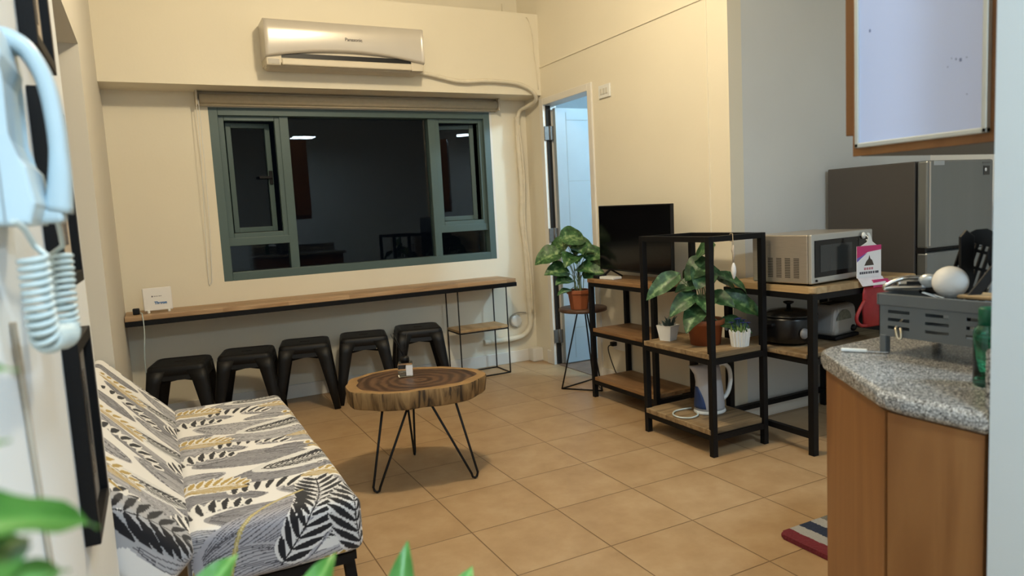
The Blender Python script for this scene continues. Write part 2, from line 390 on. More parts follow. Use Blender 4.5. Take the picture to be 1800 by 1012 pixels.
# kitchen side
struct(box('wall_kitchen', M_WALLG, XR+.1, 4.9, YK, YK+.1, 0, ZC))
struct(MB().box(XR+.005, 4.6, YK-.018, YK, 0, .09, .004).build('baseboard_kitchen', M_TRIM))
struct(box('wall_far_right', M_WALLG, 4.7, 4.8, -1.9, YK, 0, ZC))
struct(box('wall_back', M_WALLG, -1.1, 4.8, -1.9, -1.8, 0, ZC))
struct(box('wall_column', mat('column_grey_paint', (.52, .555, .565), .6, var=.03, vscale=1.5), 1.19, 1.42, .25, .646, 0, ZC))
# bedroom beyond the doorway
struct(box('floor_bedroom', M_BROWNF, XR+.012, 5.6, 3.06, 6.6, -.02, .004))
w = MB(); w.box(5.5, 5.6, 3.0, 6.6, 0, 2.7); w.box(XR+.1, 5.6, 6.5, 6.6, 0, 2.7); w.box(XR+.1, 5.6, YK+.1, YK+.14, 0, 2.7); w.box(XR+.1, XR+.14, 5.4, 6.6, 0, 2.7)
struct(w.build('wall_bedroom', M_BED))
struct(box('ceiling_bedroom', M_BED, XR+.1, 5.6, 3.05, 6.6, 2.6, 2.7))

# door leaf standing open into the bedroom
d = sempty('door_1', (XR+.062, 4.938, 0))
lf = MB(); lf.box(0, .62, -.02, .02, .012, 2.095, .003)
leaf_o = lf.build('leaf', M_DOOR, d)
g = MB()
for z in (.30, 1.51, 2.0): g.box(.10, .615, -.0212, -.0195, z-.0035, z+.0035)
g.box(.0965, .1035, -.0212, -.0195, .05, 2.06)
g.build('panel_groove', mat('grey_groove', (.33, .37, .38), .6), leaf_o)
MB().box(-.052, -.010, .034, .0435, .006, 2.118).build('gap_shade', mat('painted_gap_shade', (.012, .009, .007), .8), d)  # black strip paints in the shade of the gap between jamb and leaf
for z in (.24, 1.08, 1.90):
    h = MB(); h.box(-.078, -.022, .024, .034, z-.055, z+.055, .002); h.tube([(-.030, .022, z-.058), (-.030, .022, z+.058)], .007, 10); h.box(-.030, .001, .012, .020, z-.055, z+.055, .002)
    h.build('hinge', M_HINGE, d)

# ------------------------------------------------------------------ window
win = sempty('window_1', (0, 5.355, 0))
F = .05
def rect_frame(mb, x0, x1, z0, z1, f, y0, y1, bev=.003):
    mb.box(x0, x0+f, y0, y1, z0, z1, bev); mb.box(x1-f, x1, y0, y1, z0, z1, bev)
    mb.box(x0+f, x1-f, y0, y1, z1-f, z1, bev); mb.box(x0+f, x1-f, y0, y1, z0, z0+f, bev); return mb
f = MB(); rect_frame(f, wx0-.002, wx1, wz0-.002, wz1, .060, -.056, .05)
f.box(.893, .955, -.03, .05, wz0+.05, wz1-.05, .003); f.box(2.03, 2.09, -.03, .05, wz0+.05, wz1-.05, .003)
f.box(.48, .90, -.03, .05, 1.148, 1.205, .003); f.box(2.085, 2.51, -.03, .05, 1.148, 1.205, .003)
f.build('frame', M_GREEN, win)
MB().box(.95, 2.035, .012, .018, wz0+.05, wz1-.05).build('pane', M_GLASS, win)
MB().box(.48, .90, .012, .018, wz0+.05, 1.152).build('pane', M_GLASS, win)
MB().box(2.085, 2.51, .012, .018, wz0+.05, 1.152).build('pane', M_GLASS, win)
def sash(x0, x1, z0, z1, hinge_left, ang):
    fx = MB(); rect_frame(fx, x0, x1, z0, z1, .038, -.022, .02); fx.build('sash_frame', M_GREEN, win)
    xi0, xi1, zi0, zi1 = x0+.04, x1-.04, z0+.04, z1-.04; wd = xi1-xi0-.024
    s = MB()
    if hinge_left: rect_frame(s, 0, wd, zi0, zi1, .036, 0, .03)
    else: rect_frame(s, -wd, 0, zi0, zi1, .036, 0, .03)
    so = s.build('sash', M_GREEN, win, (xi0+.012 if hinge_left else xi1-.012, .055, 0)); so.rotation_euler = (0, 0, ang if hinge_left else -ang)
    p = MB(); a, b = ((.03, wd-.03) if hinge_left else (-wd+.03, -.03)); p.box(a, b, .012, .017, zi0+.03, zi1-.03); p.build('sash_pane', M_GLASS, so)
    h = MB(); hx = wd-.02 if hinge_left else -wd+.02
    h.box(hx-.012, hx+.012, -.014, .0, (zi0+zi1)/2-.05, (zi0+zi1)/2+.05, .003); h.box(hx-.09, hx+.005, -.03, -.014, (zi0+zi1)/2-.008, (zi0+zi1)/2+.01, .003)
    h.build('handle', M_DARK, so)
sash(.483, .897, 1.20, 2.062, True, math.radians(9))
sash(2.087, 2.510, 1.20, 2.062, False, math.radians(13))
MB().box(wx1-.006, wx1+.012, -.058, -.02, wz0, wz1).box(wx0-.012, wx1+.012, -.058, -.02, wz1-.006, wz1+.012).build('reveal_bead', M_TRIM, win)

# roller blind
t = thing('roller_blind', 'rolled-up taupe roller blind under the beam above the window', 'blind', (0, 5.245, 2.155))
MB().tube([(.37, 0, 0), (2.60, 0, 0)], .036, 24).build('fabric_roll', M_BLIND, t)
MB().tube([(.36, .004, -.037), (2.61, .004, -.037)], .010, 10).build('bottom_bar', M_BLIND, t)
for x in (.345, 2.605): MB().box(x, x+.015, -.04, .055, -.045, .052, .004).build('bracket', mat('beige_bracket', (.5, .44, .34), .5), t)
lp = smooth_path([(.35, -.036, -.01), (.345, -.03, -.4), (.33, .02, -.9), (.322, .046, -1.235), (.335, .048, -1.25), (.345, .046, -1.2), (.362, .02, -.8), (.366, -.02, -.3), (.364, -.036, -.01)], 8)
MB().tube(lp, .0022, 6).build('pull_chain', M_WPLAS, t)

# air conditioner on the beam
t = thing('air_conditioner', 'pearl white split air conditioner mounted on the beam above the window', 'air conditioner', (1.30, 5.02, 2.305))
b = MB(); n = 40
def ac_low(u): return .058 + .05*(1-(2*u-1)**2)      # lower edge of the bowed front panel
top = []; rows = []
for i in range(n+1):
    u = i/n; x = -.54+1.08*u
    zl = ac_low(u)*1.0; yb = -.215-.012*(1-(2*u-1)**2)
    rows.append([V((x, -.195, zl-.004)), V((x, yb+.006, zl)), V((x, yb, zl+.012)), V((x, yb, .22)), V((x, yb+.006, .286)), V((x, -.19, .297)), V((x, 0, .297))])
vs = [[b.bm.verts.new(p) for p in r] for r in rows]
for i in range(n):
    for j in range(6):
        f = b.bm.faces.new((vs[i][j], vs[i+1][j], vs[i+1][j+1], vs[i][j+1])); f.smooth = True
bk = [[b.bm.verts.new(V((r[0].co.x, 0, .0))) for r in (vs[i],)][0] for i in (0, n)]
for k, i in enumerate((0, n)): b.bm.faces.new([*vs[i], b.bm.verts.new(V((vs[i][0].co.x, 0, .06)))])
b.build('front_panel', M_AC, t)
MB().box(-.537, .537, -.19, 0, .02, .295, .006).build('casing', M_ACB, t)
lo = MB()
lo.box(-.53, .53, -.165, -.0, 0, .06, .02)
for s in (-1, 1): lo.box(s*.49-.045, s*.49+.045, -.192, -.12, .006, .062, .006)
lo.build('underside', M_ACB, t)
MB().box(-.44, .445, -.193, -.19, .055, .085).build('air_slot', M_DARK, t)
MB().box(-.44, .445, -.20, -.14, .008, .052, .008, mtx=None).build('louvre_flap', M_ACB, t)
MB().box(-.525, -.455, -.1945, -.192, .014, .045).build('display_window', mat('grey_lens', (.22, .2, .16), .3), t)
text_mesh('logo', 'Panasonic', .030, mat('grey_logo_print', (.10, .09, .085), .5), t, (.035, -.2285, .185), (PI/2, 0, 0), bold=.0006)

# refrigerant pipe: along the beam, round its corner, down the wall, elbow at the floor
pts = smooth_path([(1.80, 4.985, 2.345), (1.95, 4.985, 2.325), (2.18, 4.985, 2.285), (2.40, 4.985, 2.298), (2.64, 4.985, 2.29), (2.75, 4.985, 2.262), (2.82, 4.985, 2.215), (2.852, 5.03, 2.165), (2.84, 5.14, 2.14), (2.82, 5.235, 2.12), (2.80, 5.265, 2.06)], 8)
t = thing('air_conditioner_pipe', 'cream lagged pipe running from the air conditioner down the wall corner', 'pipe', (1.80, 4.985, 2.345))
o = V((1.80, 4.985, 2.345))
MB().tube([p-o for p in pts], .016, 10).build('upper_run', M_PIPE, t)
pts = smooth_path([(2.80, 5.265, 2.07), (2.805, 5.27, 1.8), (2.815, 5.27, 1.45), (2.80, 5.268, 1.2), (2.822, 5.27, .95), (2.828, 5.27, .6), (2.832, 5.27, .40), (2.822, 5.268, .30), (2.76, 5.262, .235), (2.66, 5.26, .215), (2.50, 5.26, .215), (2.38, 5.262, .215)], 8)
MB().tube([p-o for p in pts], [.023]*len(pts), 12).build('lower_run', M_PIPE, t)
MB().tube([p-o for p in smooth_path([(2.805, 5.245, 2.0), (2.828, 5.243, 1.6), (2.812, 5.243, 1.2), (2.84, 5.243, .8), (2.842, 5.243, .42)], 8)], .010, 8).build('drain_hose', M_PIPE, t)
tag(MB().tube(smooth_path([(2.755, 5.345, 3.0), (2.775, 5.34, 2.86), (2.80, 5.008, 2.80), (2.85, 5.008, 2.5), (2.872, 5.008, 2.25)], 8), .004, 6).build('thin_cable', M_PIPE), 'thin cream cable hanging diagonally down the beam beside the corner', 'cable')
t = thing('junction_box', 'small cream round junction box low on the wall beside the pipe elbow', 'junction box', (2.70, YW, .36))
MB().lathe([(.05, 0), (.05, .022), (.042, .03), (0, .03)], mtx=Matrix.Rotation(PI/2, 4, 'X'), n=24).build('cover', M_TRIM, t)
MB().tube(smooth_path([(.10, -.012, .06), (.0, -.03, .07), (-.06, -.02, .03), (-.05, -.02, -.03), (.0, -.03, -.055)], 6), .005, 8).build('cable_loop', mat('grey_cable', (.28, .26, .22), .5), t)

# light switch and socket on the right wall
t = thing('light_switch', 'white wall switch plate beside the bedroom door frame', 'light switch', (XR, 4.125, 2.083))
MB().box(-.012, 0, -.068, .068, -.045, .045, .004).build('plate', M_WPLAS, t)
for k in (-1, 0, 1): MB().box(-.016, -.01, k*.032-.012, k*.032+.012, -.02, .02, .002).build('rocker', mat('switch_rocker', (.60, .58, .52), .4), t)
t = thing('wall_socket', 'white double wall socket low behind the television shelf', 'socket', (XR, 4.06, .30))
MB().box(-.01, 0, -.075, .075, -.04, .04, .004).build('plate', M_WPLAS, t)
t = thing('power_plug', 'black power plug and cord in the wall socket behind television shelf', 'plug', (XR-.012, 4.10, .305))
MB().box(-.04, 0, -.018, .018, -.016, .016, .006).build('plug_body', M_DARK, t)
MB().tube(smooth_path([(-.038, 0, 0), (-.06, .01, -.03), (-.06, -.04, -.14), (-.055, -.13, -.26), (-.05, -.25, -.294), (-.04, -.6, -.296)], 6), .004, 6).build('cord', M_DARK, t)

# ------------------------------------------------------------------ window counter
t = thing('window_counter', 'long honey wood wall counter under the window on black steel', 'counter', (0, 0, 0))
MB().box(XL+.004, 2.552, 4.957, 5.295, .727, .758, .004).build('worktop', W_COUNTER, t)
MB().box(XL+.004, 2.554, 4.953, 4.985, .695, .727, .001).box(XL+.004, 2.554, 5.26, 5.295, .695, .727).box(2.522, 2.554, 4.985, 5.26, .695, .727).build('steel_rail', M_BLACK, t)
r = MB(); q = .0055
X0, X1, Y0, Y1 = 2.045, 2.463, 4.967, 5.215
for x in (X0, X1):
    for y in (Y0, Y1): r.tube([(x, y, .006), (x, y, .70)], q, 8)
for z in (.006, .366):
    r.tube([(X0, Y0, z), (X1, Y0, z), (X1, Y1, z), (X0, Y1, z)], q, 8, closed=True)
r.build('rod_frame', M_IRON, t)
MB().box(X0-.004, X1+.004, Y0-.004, Y1+.004, .372, .392, .003).build('rack_shelf', W_DESK, t)

# stools
def make_stool():
    t = thing('metal_stool', '', 'stool')
    s = MB(); a = .158
    P = [(-a, -a), (a, -a), (a, a), (-a, a)]
    def rr(h, rad, n=6):
        out = []
        for cx, cy, a0 in ((h-rad, h-rad, 0), (-h+rad, h-rad, 90), (-h+rad, -h+rad, 180), (h-rad, -h+rad, 270)):
            for k in range(n+1):
                an = math.radians(a0+90*k/n); out.append((cx+rad*math.cos(an), cy+rad*math.sin(an)))
        return out
    prof = [(.168, .395), (.166, .430), (.164, .446), (.158, .456), (.148, .460), (.135, .459), (.128, .456)]
    rings = [[s.bm.verts.new(V((x, y, z))) for x, y in rr(h, .036)] for h, z in prof]
    for A, B in zip(rings, rings[1:]):
        k = len(A)
        for j in range(k):
            f = s.bm.faces.new((A[j], A[(j+1) % k], B[(j+1) % k], B[j])); f.smooth = True
    s.bm.faces.new(rings[-1])
    s.build('seat', M_STOOL, t, solid=.003)
    MB().box(-.032, .032, -.013, .013, .4565, .4578).build('hand_hole', mat('hole_black', (.002, .002, .002), .9), t)
    for sx in (-1, 1):
        for sy in (-1, 1):
            l = MB()
            # folded sheet leg: an L of two tapering faces meeting at a rounded outer corner
            def cs(z, out, wd):
                c = V((sx*out, sy*out, z)); e = .02
                return [c+V((-sx*wd, 0, 0)), c+V((-sx*e, 0, 0)), c+V((-sx*e*.3, -sy*e*.3, 0)), c+V((0, -sy*e, 0)), c+V((0, -sy*wd, 0))]
            secs = [cs(.43, .166, .105), cs(.36, .174, .084), cs(.2, .192, .064), cs(0.0, .213, .040)]
            rv = [[l.bm.verts.new(p) for p in q] for q in secs]
            for A, B in zip(rv, rv[1:]):
                for j in range(4):
                    f = l.bm.faces.new((A[j], A[j+1], B[j+1], B[j])); f.smooth = True
            l.build('leg', M_STOOL, t, solid=.004)
    b = MB()
    for p, q in (((-.165, -.165), (.165, .165)), ((.165, -.165), (-.165, .165))):
        b.bar((*p, .35), (*q, .35), .012, .012)
    b.build('cross_brace', M_STOOL, t)
    ap = MB()
    for k in range(4):
        m = Matrix.Rotation(k*PI/2, 4, 'Z')
        a4 = [m @ V(p) for p in ((-.10, -.168, .40), (.10, -.168, .40), (.075, -.172, .372), (-.075, -.172, .372))]
        ap.quad(*a4)
    ap.build('apron', M_STOOL, t, solid=.003)
    return t
SP = [(.085, 4.86, -12, 'black metal stool under the counter nearest the sofa back'),
      (.49, 4.93, -13, 'second black metal stool from the left, half hidden by sofa seat'),
      (.885, 5.02, -13, 'middle of the five black metal stools under the counter'),
      (1.30, 5.00, -13, 'fourth black metal stool from the left, behind coffee table edge'),
      (1.73, 5.035, -13, 'rightmost black metal stool, beside the wire rack under counter')]
proto = make_stool()
for i, (x, y, a, lab) in enumerate(SP):
    s = proto if i == 0 else copy_tree(proto)
    s.location = (x, y, 0); s.rotation_euler = (0, 0, math.radians(a)); s['label'] = lab; s['group'] = 'black stools under the counter'

# router on the counter
t = thing('wifi_router', 'white upright router on the left end of the window counter', 'router', (-.005, 5.09, .758), math.radians(4))
m = Matrix.Translation((0, 0, .012)) @ Matrix.Rotation(math.radians(-7), 4, 'X')
MB().box(-.085, .085, -.012, .018, 0, .150, .006, mtx=m).build('body', mat('router_white', (.78, .76, .74), .4), t)
for x in (-.06, .06): MB().box(x-.008, x+.008, -.022, .02, 0, .018, .003).build('foot', M_WPLAS, t)
k = Matrix.Rotation(math.radians(-7), 4, 'X')
pr = MB(); pr.box(-.035, -.027, -.0127, -.0118, .088, .097)
for x, w_ in ((-.022, .009), (-.011, .004), (-.005, .007), (.006, .010), (.018, .006)): pr.box(x, x+w_, -.0127, -.0118, .091, .0945)
for v_ in pr.bm.verts: v_.co = m @ v_.co
pr.build('print', mat('dark_print', (.08, .08, .09), .5), t)
lb = text_mesh('sticker', 'Theron', .024, mat('blue_print', (.05, .17, .42), .5), t, (.015, -.008, .012+.05), (PI/2+math.radians(-7), 0, 0), bold=.0012)
t2 = thing('router_adapter', 'black plug beside the white router with its pale cord hanging down', 'power adapter', (-.135, 5.07, .758))
MB().box(-.02, .02, -.018, .018, 0, .04, .006).build('plug_body', M_DARK, t2)
MB().tube(smooth_path([(.02, 0, .012), (.032, -.05, .008), (.035, -.118, -.002), (.037, -.127, -.04), (.035, -.125, -.12), (.025, -.115, -.22), (.02, -.10, -.30), (.018, -.05, -.42), (.005, .04, -.53), (-.03, .12, -.63), (-.04, .15, -.75)], 8), .0035, 6).build('cord', M_CORDW, t2)

# ------------------------------------------------------------------ coffee table
ct = V((1.060, 3.285, 0)); th = math.radians(-27)
t = thing('coffee_table', 'live-edge tree slice coffee table on black hairpin legs', 'coffee table', ct, th)
def rad(a):
    r = .312 + .024*math.cos(a) + .026*math.cos(2*a) + .016*math.cos(3*a) + .008*math.sin(2*a+.6) + .006*math.sin(7*a) + .004*math.sin(13*a+1)
    return r
def slab(mb, z, k, n=96, jig=0.): return [mb.bm.verts.new(V((rad(2*PI*j/n)*k*math.cos(2*PI*j/n), rad(2*PI*j/n)*k*math.sin(2*PI*j/n)*.96, z))) for j in range(n)]
ZT = .485
s = MB(); n = 96
r0 = slab(s, ZT-.085, .955); r1 = slab(s, ZT-.078, .975); r2 = slab(s, ZT-.04, .99); r3 = slab(s, ZT-.006, 1.0); r4 = slab(s, ZT, .99)
for A, B in ((r0, r1), (r1, r2), (r2, r3), (r3, r4)):
    for j in range(n):
        f = s.bm.faces.new((A[j], A[(j+1) % n], B[(j+1) % n], B[j])); f.smooth = True
s.bm.faces.new(list(reversed(r0)))
s.build('bark_edge', M_BARK, t)
s = MB()
outer = slab(s, ZT, .99); inner = [s.bm.verts.new(V((v.co.x*(.855+.03*math.sin(3*2*PI*j/n+.5)+.012*math.sin(11*2*PI*j/n)), v.co.y*(.855+.03*math.sin(3*2*PI*j/n+.5)), ZT+.0005))) for j, v in enumerate(outer)]
for j in range(n): s.bm.faces.new((outer[j], outer[(j+1) % n], inner[(j+1) % n], inner[j]))
s.mi = 1; f = s.bm.faces.new([s.bm.verts.new(v.co+V((0, 0, 0))) for v in inner]); f.material_index = 1
s.build('tabletop', [M_SAP, M_HEART], t)
def loc_ct(x, y, z=0):
    v = V((x, y, z)) - ct; return Matrix.Rotation(-th, 3, 'Z') @ v
for (fx, fy), (ax, ay), (bx, by) in (((.826, 3.143), (.877, 3.130), (.985, 3.085)), ((1.285, 3.044), (1.085, 3.03), (1.20, 3.02)), ((1.152, 3.545), (1.14, 3.46), (1.05, 3.30))):
    f = loc_ct(fx, fy); c0 = loc_ct(ax, ay); c1 = loc_ct(bx, by); tg = (c0-c1); tg.z = 0; tg.normalize()
    za = ZT-.084
    h = MB(); A = c0 + V((0, 0, za)); B = c1 + V((0, 0, za))
    L1 = f + tg*.016 + V((0, 0, .03)); L2 = f - tg*.016 + V((0, 0, .03))
    h.tube([A, L1, f+tg*.011+V((0, 0, .012)), f+V((0, 0, .006)), f-tg*.011+V((0, 0, .012)), L2, B], .0058, 10)
    h.build('hairpin_leg', M_IRON, t)

# reed diffuser
t = thing('reed_diffuser', 'small glass reed diffuser with black sticks on the coffee table', 'diffuser', (1.075, 3.36, ZT+.001), math.radians(-20))
MB().box(-.037, .037, -.037, .037, 0, .070, .007).build('glass_jar', M_CLEAR, t)
MB().box(-.031, .031, -.031, .031, .004, .024, .004).build('liquid', mat('pale_liquid', (.55, .5, .4), .1, trans=.7), t)
MB().lathe([(.022, .069), (.023, .094), (.018, .099), (0, .099)], n=20).build('cap', M_DARK, t)
MB().box(.004, .0365, -.0384, -.0374, .008, .060).build('label', M_PAPER, t)
for dx, dy in ((-.05, .02), (-.062, -.01), (.02, .03)): MB().tube([(0, 0, .09), (dx, dy, .22)], .0018, 6).build('reed', M_DARK, t)

# ------------------------------------------------------------------ sofa with a printed cover
PX = .0025
def paint_cover(S, Tn, seed):
    """printed tropical leaves: rows are S (across), columns T (along), metres"""
    H, W = int(S/PX)+2, int(Tn/PX)+2
    img = np.empty((H, W, 3)); img[:] = (.86, .85, .845)
    rg = np.random.default_rng(seed)
    BLK, GLD, GRY, LIN, LAV = (.008, .008, .013), (.46, .32, .085), (.30, .30, .335), (.095, .095, .115), (.46, .46, .50)
    def stamp(s, t, r, c):
        r = max(r, PX*.62); i0, i1 = int((s-r)/PX), int((s+r)/PX)+2; j0, j1 = int((t-r)/PX), int((t+r)/PX)+2
        i0, j0 = max(i0, 0), max(j0, 0); i1, j1 = min(i1, H), min(j1, W)
        if i0 >= i1 or j0 >= j1: return
        a, b = np.ogrid[i0:i1, j0:j1]; m = (a*PX-s)**2+(b*PX-t)**2 <= r*r
        img[i0:i1, j0:j1][m] = c
    def stroke(pts, rfun, c):
        d = 0; P = np.array(pts); seg = np.hypot(*np.diff(P, axis=0).T); Lc = np.r_[0, np.cumsum(seg)]; Lt = Lc[-1]
        k = max(3, int(Lt/(PX*.9)))
        for u in np.linspace(0, 1, k):
            s = np.interp(u*Lt, Lc, P[:, 0]); t = np.interp(u*Lt, Lc, P[:, 1]); stamp(s, t, rfun(u), c)
    def rib(s0, t0, s1, t1, bow):
        u = np.linspace(0, 1, 24); dx, dy = s1-s0, t1-t0
        return np.c_[s0+dx*u-dy*bow*np.sin(PI*u), t0+dy*u+dx*bow*np.sin(PI*u)]
    def feather(s0, t0, s1, t1, wd, bow=.1, fill=GRY, line=LIN, nl=11):
        R = rib(s0, t0, s1, t1, bow)
        stroke(R, lambda u: wd*.5*math.sin(PI*min(1, u*.94+.04))**.7, fill)
        d = np.gradient(R, axis=0); nrm = np.c_[-d[:, 1], d[:, 0]]/np.maximum(np.hypot(d[:, 0], d[:, 1])[:, None], 1e-9)
        for k in range(nl):
            o = (k/(nl-1)-.5)*.96
            ww = np.array([wd*math.sin(PI*min(1, q*.94+.04))**.7 for q in np.linspace(0, 1, 24)])
            wob = .004*np.sin(np.linspace(0, 9, 24)+k)
            stroke(R+nrm*(ww*o+wob)[:, None], lambda u: .0011, line)
    def pinnate(s0, t0, s1, t1, wd, n, c, bow=.1, fat=.006, sides=(1, -1), ang=.75, ribc=None, back=None):
        R = rib(s0, t0, s1, t1, bow)
        if back is not None: stroke(R, lambda u: wd*.55*math.sin(PI*min(1, u*.9+.08))**.7, back)
        d = np.gradient(R, axis=0)
        if ribc is not None: stroke(R, lambda u: .0022, ribc)
        for sd in sides:
            for k in range(n):
                u = (k+.5)/n; i = min(22, int(u*23)); p = R[i]+(R[i+1]-R[i])*(u*23-i); tv = d[i]/np.hypot(*d[i]); nv = np.array([-tv[1], tv[0]])*sd
                Ln = wd*.5*math.sin(PI*(u*.86+.1))**.6
                q = np.linspace(0, 1, 8)[:, None]
                pts = p+nv*(.06*Ln)+(nv*math.sin(ang)+tv*math.cos(ang))*Ln*q+tv*(Ln*.22*q*q)
                stroke(pts, lambda v: fat*math.sin(PI*min(1, v*.9+.1))**.8, c)
    per = .515
    for k in range(-1, int(Tn/per)+2):
        o = k*per
        for s0, t0, s1, t1, wd in ((-.02, .10, .20, .05, .12), (.06, .34, .42, .26, .16), (.22, .12, .56, .16, .15), (.30, .46, .66, .40, .14), (.50, .28, .86, .20, .17), (.58, .06, .96, .10, .16), (.72, .42, 1.06, .36, .16), (.88, .22, 1.2, .13, .15),
                                   (.14, .20, .40, .19, .09), (.44, .37, .60, .34, .10), (.98, .02, 1.2, .0, .12), (.70, .30, .92, .29, .09)):
            feather(s0+rg.normal(0, .01), o+t0, s1, o+t1, wd, rg.normal(0, .12), (GRY if rg.random() < .5 else LAV), LIN, 15)
        for s0, t0, s1, t1, wd, n in ((.04, .20, .30, .15, .13, 9), (.36, .24, .62, .33, .14, 10), (.56, .44, .80, .38, .15, 9), (.86, .06, 1.12, .14, .14, 9)):
            pinnate(s0, o+t0, s1, o+t1, wd*1.45, n-1, (.84, .83, .82), .12, .021, (1,), 1.5, None)
            pinnate(s0, o+t0, s1, o+t1, wd*1.45, n-1, BLK, .12, .0098, (1,), 1.5, None)
        for s0, t0, s1, t1, wd, n in ((.16, .42, .40, .49, .10, 12), (.68, .12, 1.0, .24, .12, 18), (.98, .40, 1.2, .48, .12, 12)):
            pinnate(s0, o+t0, s1, o+t1, wd*1.15, n, BLK, -.08, .0052, (1, -1), .75, BLK, (.74, .74, .745))
        for s0, t0, s1, t1, wd, n in ((.02, .42, .24, .38, .10, 8), (.42, .05, .62, .01, .11, 9), (.78, .52, .92, .48, .08, 7), (.86, .31, 1.08, .25, .09, 8)):
            feather(s0+.01, o+t0-.03, s1, o+t1-.025, .05, .05, (.58, .50, .36), GLD, 7)
            pinnate(s0, o+t0, s1, o+t1, wd*1.3, n, (.84, .82, .78), .1, .016, (1,), 1.45, None)
            pinnate(s0, o+t0, s1, o+t1, wd*1.25, n, GLD, .1, .0085, (1,), 1.45, GLD)
    # the large close-end motifs: a striped feather, two bold zebra fronds and a gold stalk
    B = BACKH
    feather(B+.04, .10, B+.40, .30, .26, -.12, (.40, .40, .46), LIN, 26)
    feather(B-.02, -.02, B+.30, .06, .16, .1, (.42, .42, .47), LIN, 18)
    pinnate(B+.24, .05, B+.40, .44, .21, 12, (.72, .72, .74), -.1, .020, (1, -1), .85, BLK)
    pinnate(B+.24, .05, B+.40, .44, .22, 12, BLK, -.1, .0095, (1, -1), .85, BLK)
    pinnate(B+.50, -.02, B+.52, .34, .20, 11, (.66, .66, .68), .12, .020, (1, -1), .8, BLK)
    pinnate(B+.50, -.02, B+.52, .34, .20, 11, BLK, .12, .010, (1, -1), .8, BLK)
    stroke(rib(B+.10, .0, B+.34, .36, .16), lambda q: .006, (.44, .36, .14)); stroke(rib(B+.10, .0, B+.34, .36, .16), lambda q: .002, (.62, .55, .30))
    stroke(rib(B-.22, .06, B-.05, .22, .1), lambda q: .055*math.sin(PI*min(1, q*.9+.1)), (.42, .43, .47))
    pinnate(B-.30, .10, B-.03, .20, .22, 8, (.42, .43, .47), .08, .024, (1, -1), 1.0, BLK)
    pinnate(B-.30, .10, B-.03, .20, .22, 8, BLK, .08, .011, (1, -1), 1.0, BLK)
    for q in range(3): stroke(rib(B-.24-.05*q, .26, B-.30-.05*q, .30, .1), lambda w: .010*math.sin(PI*min(1, w*.9+.05)), GLD)
    return img
SEATW, SEATT, LEN, BACKH = .49, .175, 1.54, .425
PRINT = paint_cover(BACKH+SEATW+SEATT+.1, LEN+.5, 5)
# two bold zebra fronds near the close end
def sample(img, s, t):
    i = np.clip((s/PX).astype(int), 0, img.shape[0]-1); j = np.clip((t/PX).astype(int), 0, img.shape[1]-1); return img[i, j]
def cushion(name, dims, r, frame, smap, parent, wob=.0016, step=PX):
    """rounded box with dense faces; dims (a,b,c) along frame axes (origin, ea, eb, ec); smap(p_unwrapped)->(s,t)"""
    a, b, c = dims; O, ea, eb, ec = [np.array(v, float) for v in frame]
    allv, allf, alls, off = [], [], [], 0
    def face(axis, side, st):
        nonlocal off
        ax = [i for i in range(3) if i != axis]; d = (a, b, c)
        n0, n1 = max(2, int(d[ax[0]]/st[0])), max(2, int(d[ax[1]]/st[1]))
        u, v = np.meshgrid(np.linspace(0, d[ax[0]], n0+1), np.linspace(0, d[ax[1]], n1+1), indexing='ij')
        p = np.zeros((n0+1, n1+1, 3)); p[..., ax[0]] = u; p[..., ax[1]] = v; p[..., axis] = d[axis] if side else 0
        P = p.reshape(-1, 3); uv = smap(P, axis, side)
        inner = np.clip(P, r, np.array(d)-r); q = P-inner; l = np.linalg.norm(q, axis=1, keepdims=True)
        Pr = inner+q/np.maximum(l, 1e-9)*r
        nr = q/np.maximum(l, 1e-9)
        Pr = Pr+nr*(wob*(np.sin(P[:, 1]*9+P[:, 0]*7)+.5*np.sin(P[:, 1]*19+P[:, 0]*15+2)+.3*np.sin(P[:, 0]*27-P[:, 1]*12)))[:, None]
        idx = np.arange((n0+1)*(n1+1)).reshape(n0+1, n1+1)
        Q = np.stack([idx[:-1, :-1], idx[1:, :-1], idx[1:, 1:], idx[:-1, 1:]], -1).reshape(-1, 4)
        flip = (side == 1) != (axis == 1)
        if not flip: Q = Q[:, ::-1]
        allv.append(Pr); allf.append(Q+off); alls.append(uv); off += len(P)
    fine = (step, step); coarse = (.02, .02)
    for axis in range(3):
        for side in (0, 1): face(axis, side, fine if (axis, side) in FINE else coarse)
    Vv = np.concatenate(allv); Ff = np.concatenate(allf); UV = np.concatenate(alls)
    Wd = O+Vv[:, :1]*ea+Vv[:, 1:2]*eb+Vv[:, 2:3]*ec
    me = bpy.data.meshes.new(name); me.vertices.add(len(Wd)); me.vertices.foreach_set('co', Wd.ravel().astype(np.float32))
    me.loops.add(Ff.size); me.loops.foreach_set('vertex_index', Ff.ravel().astype(np.int32))
    me.polygons.add(len(Ff)); me.polygons.foreach_set('loop_start', np.arange(0, Ff.size, 4, dtype=np.int32)); me.polygons.foreach_set('use_smooth', np.ones(len(Ff), bool))
    me.update(calc_edges=True)
    at = me.color_attributes.new('Col', 'FLOAT_COLOR', 'POINT')
    col = sample(PRINT, UV[:, 0], UV[:, 1]); at.data.foreach_set('color', np.c_[col, np.ones(len(col))].ravel().astype(np.float32))
    me.materials.append(M_COVER); o = bpy.data.objects.new(name, me); C.objects.link(o); o.parent = parent
    return o
M_COVER = vcol('printed_sofa_cover', .85, sheen=.15)
t = thing('sofa', 'armless sofa bed with grey, black and gold leaf-print cover', 'sofa', (0, 2.04, 0))
FINE = {(2, 1), (0, 1), (1, 0)}
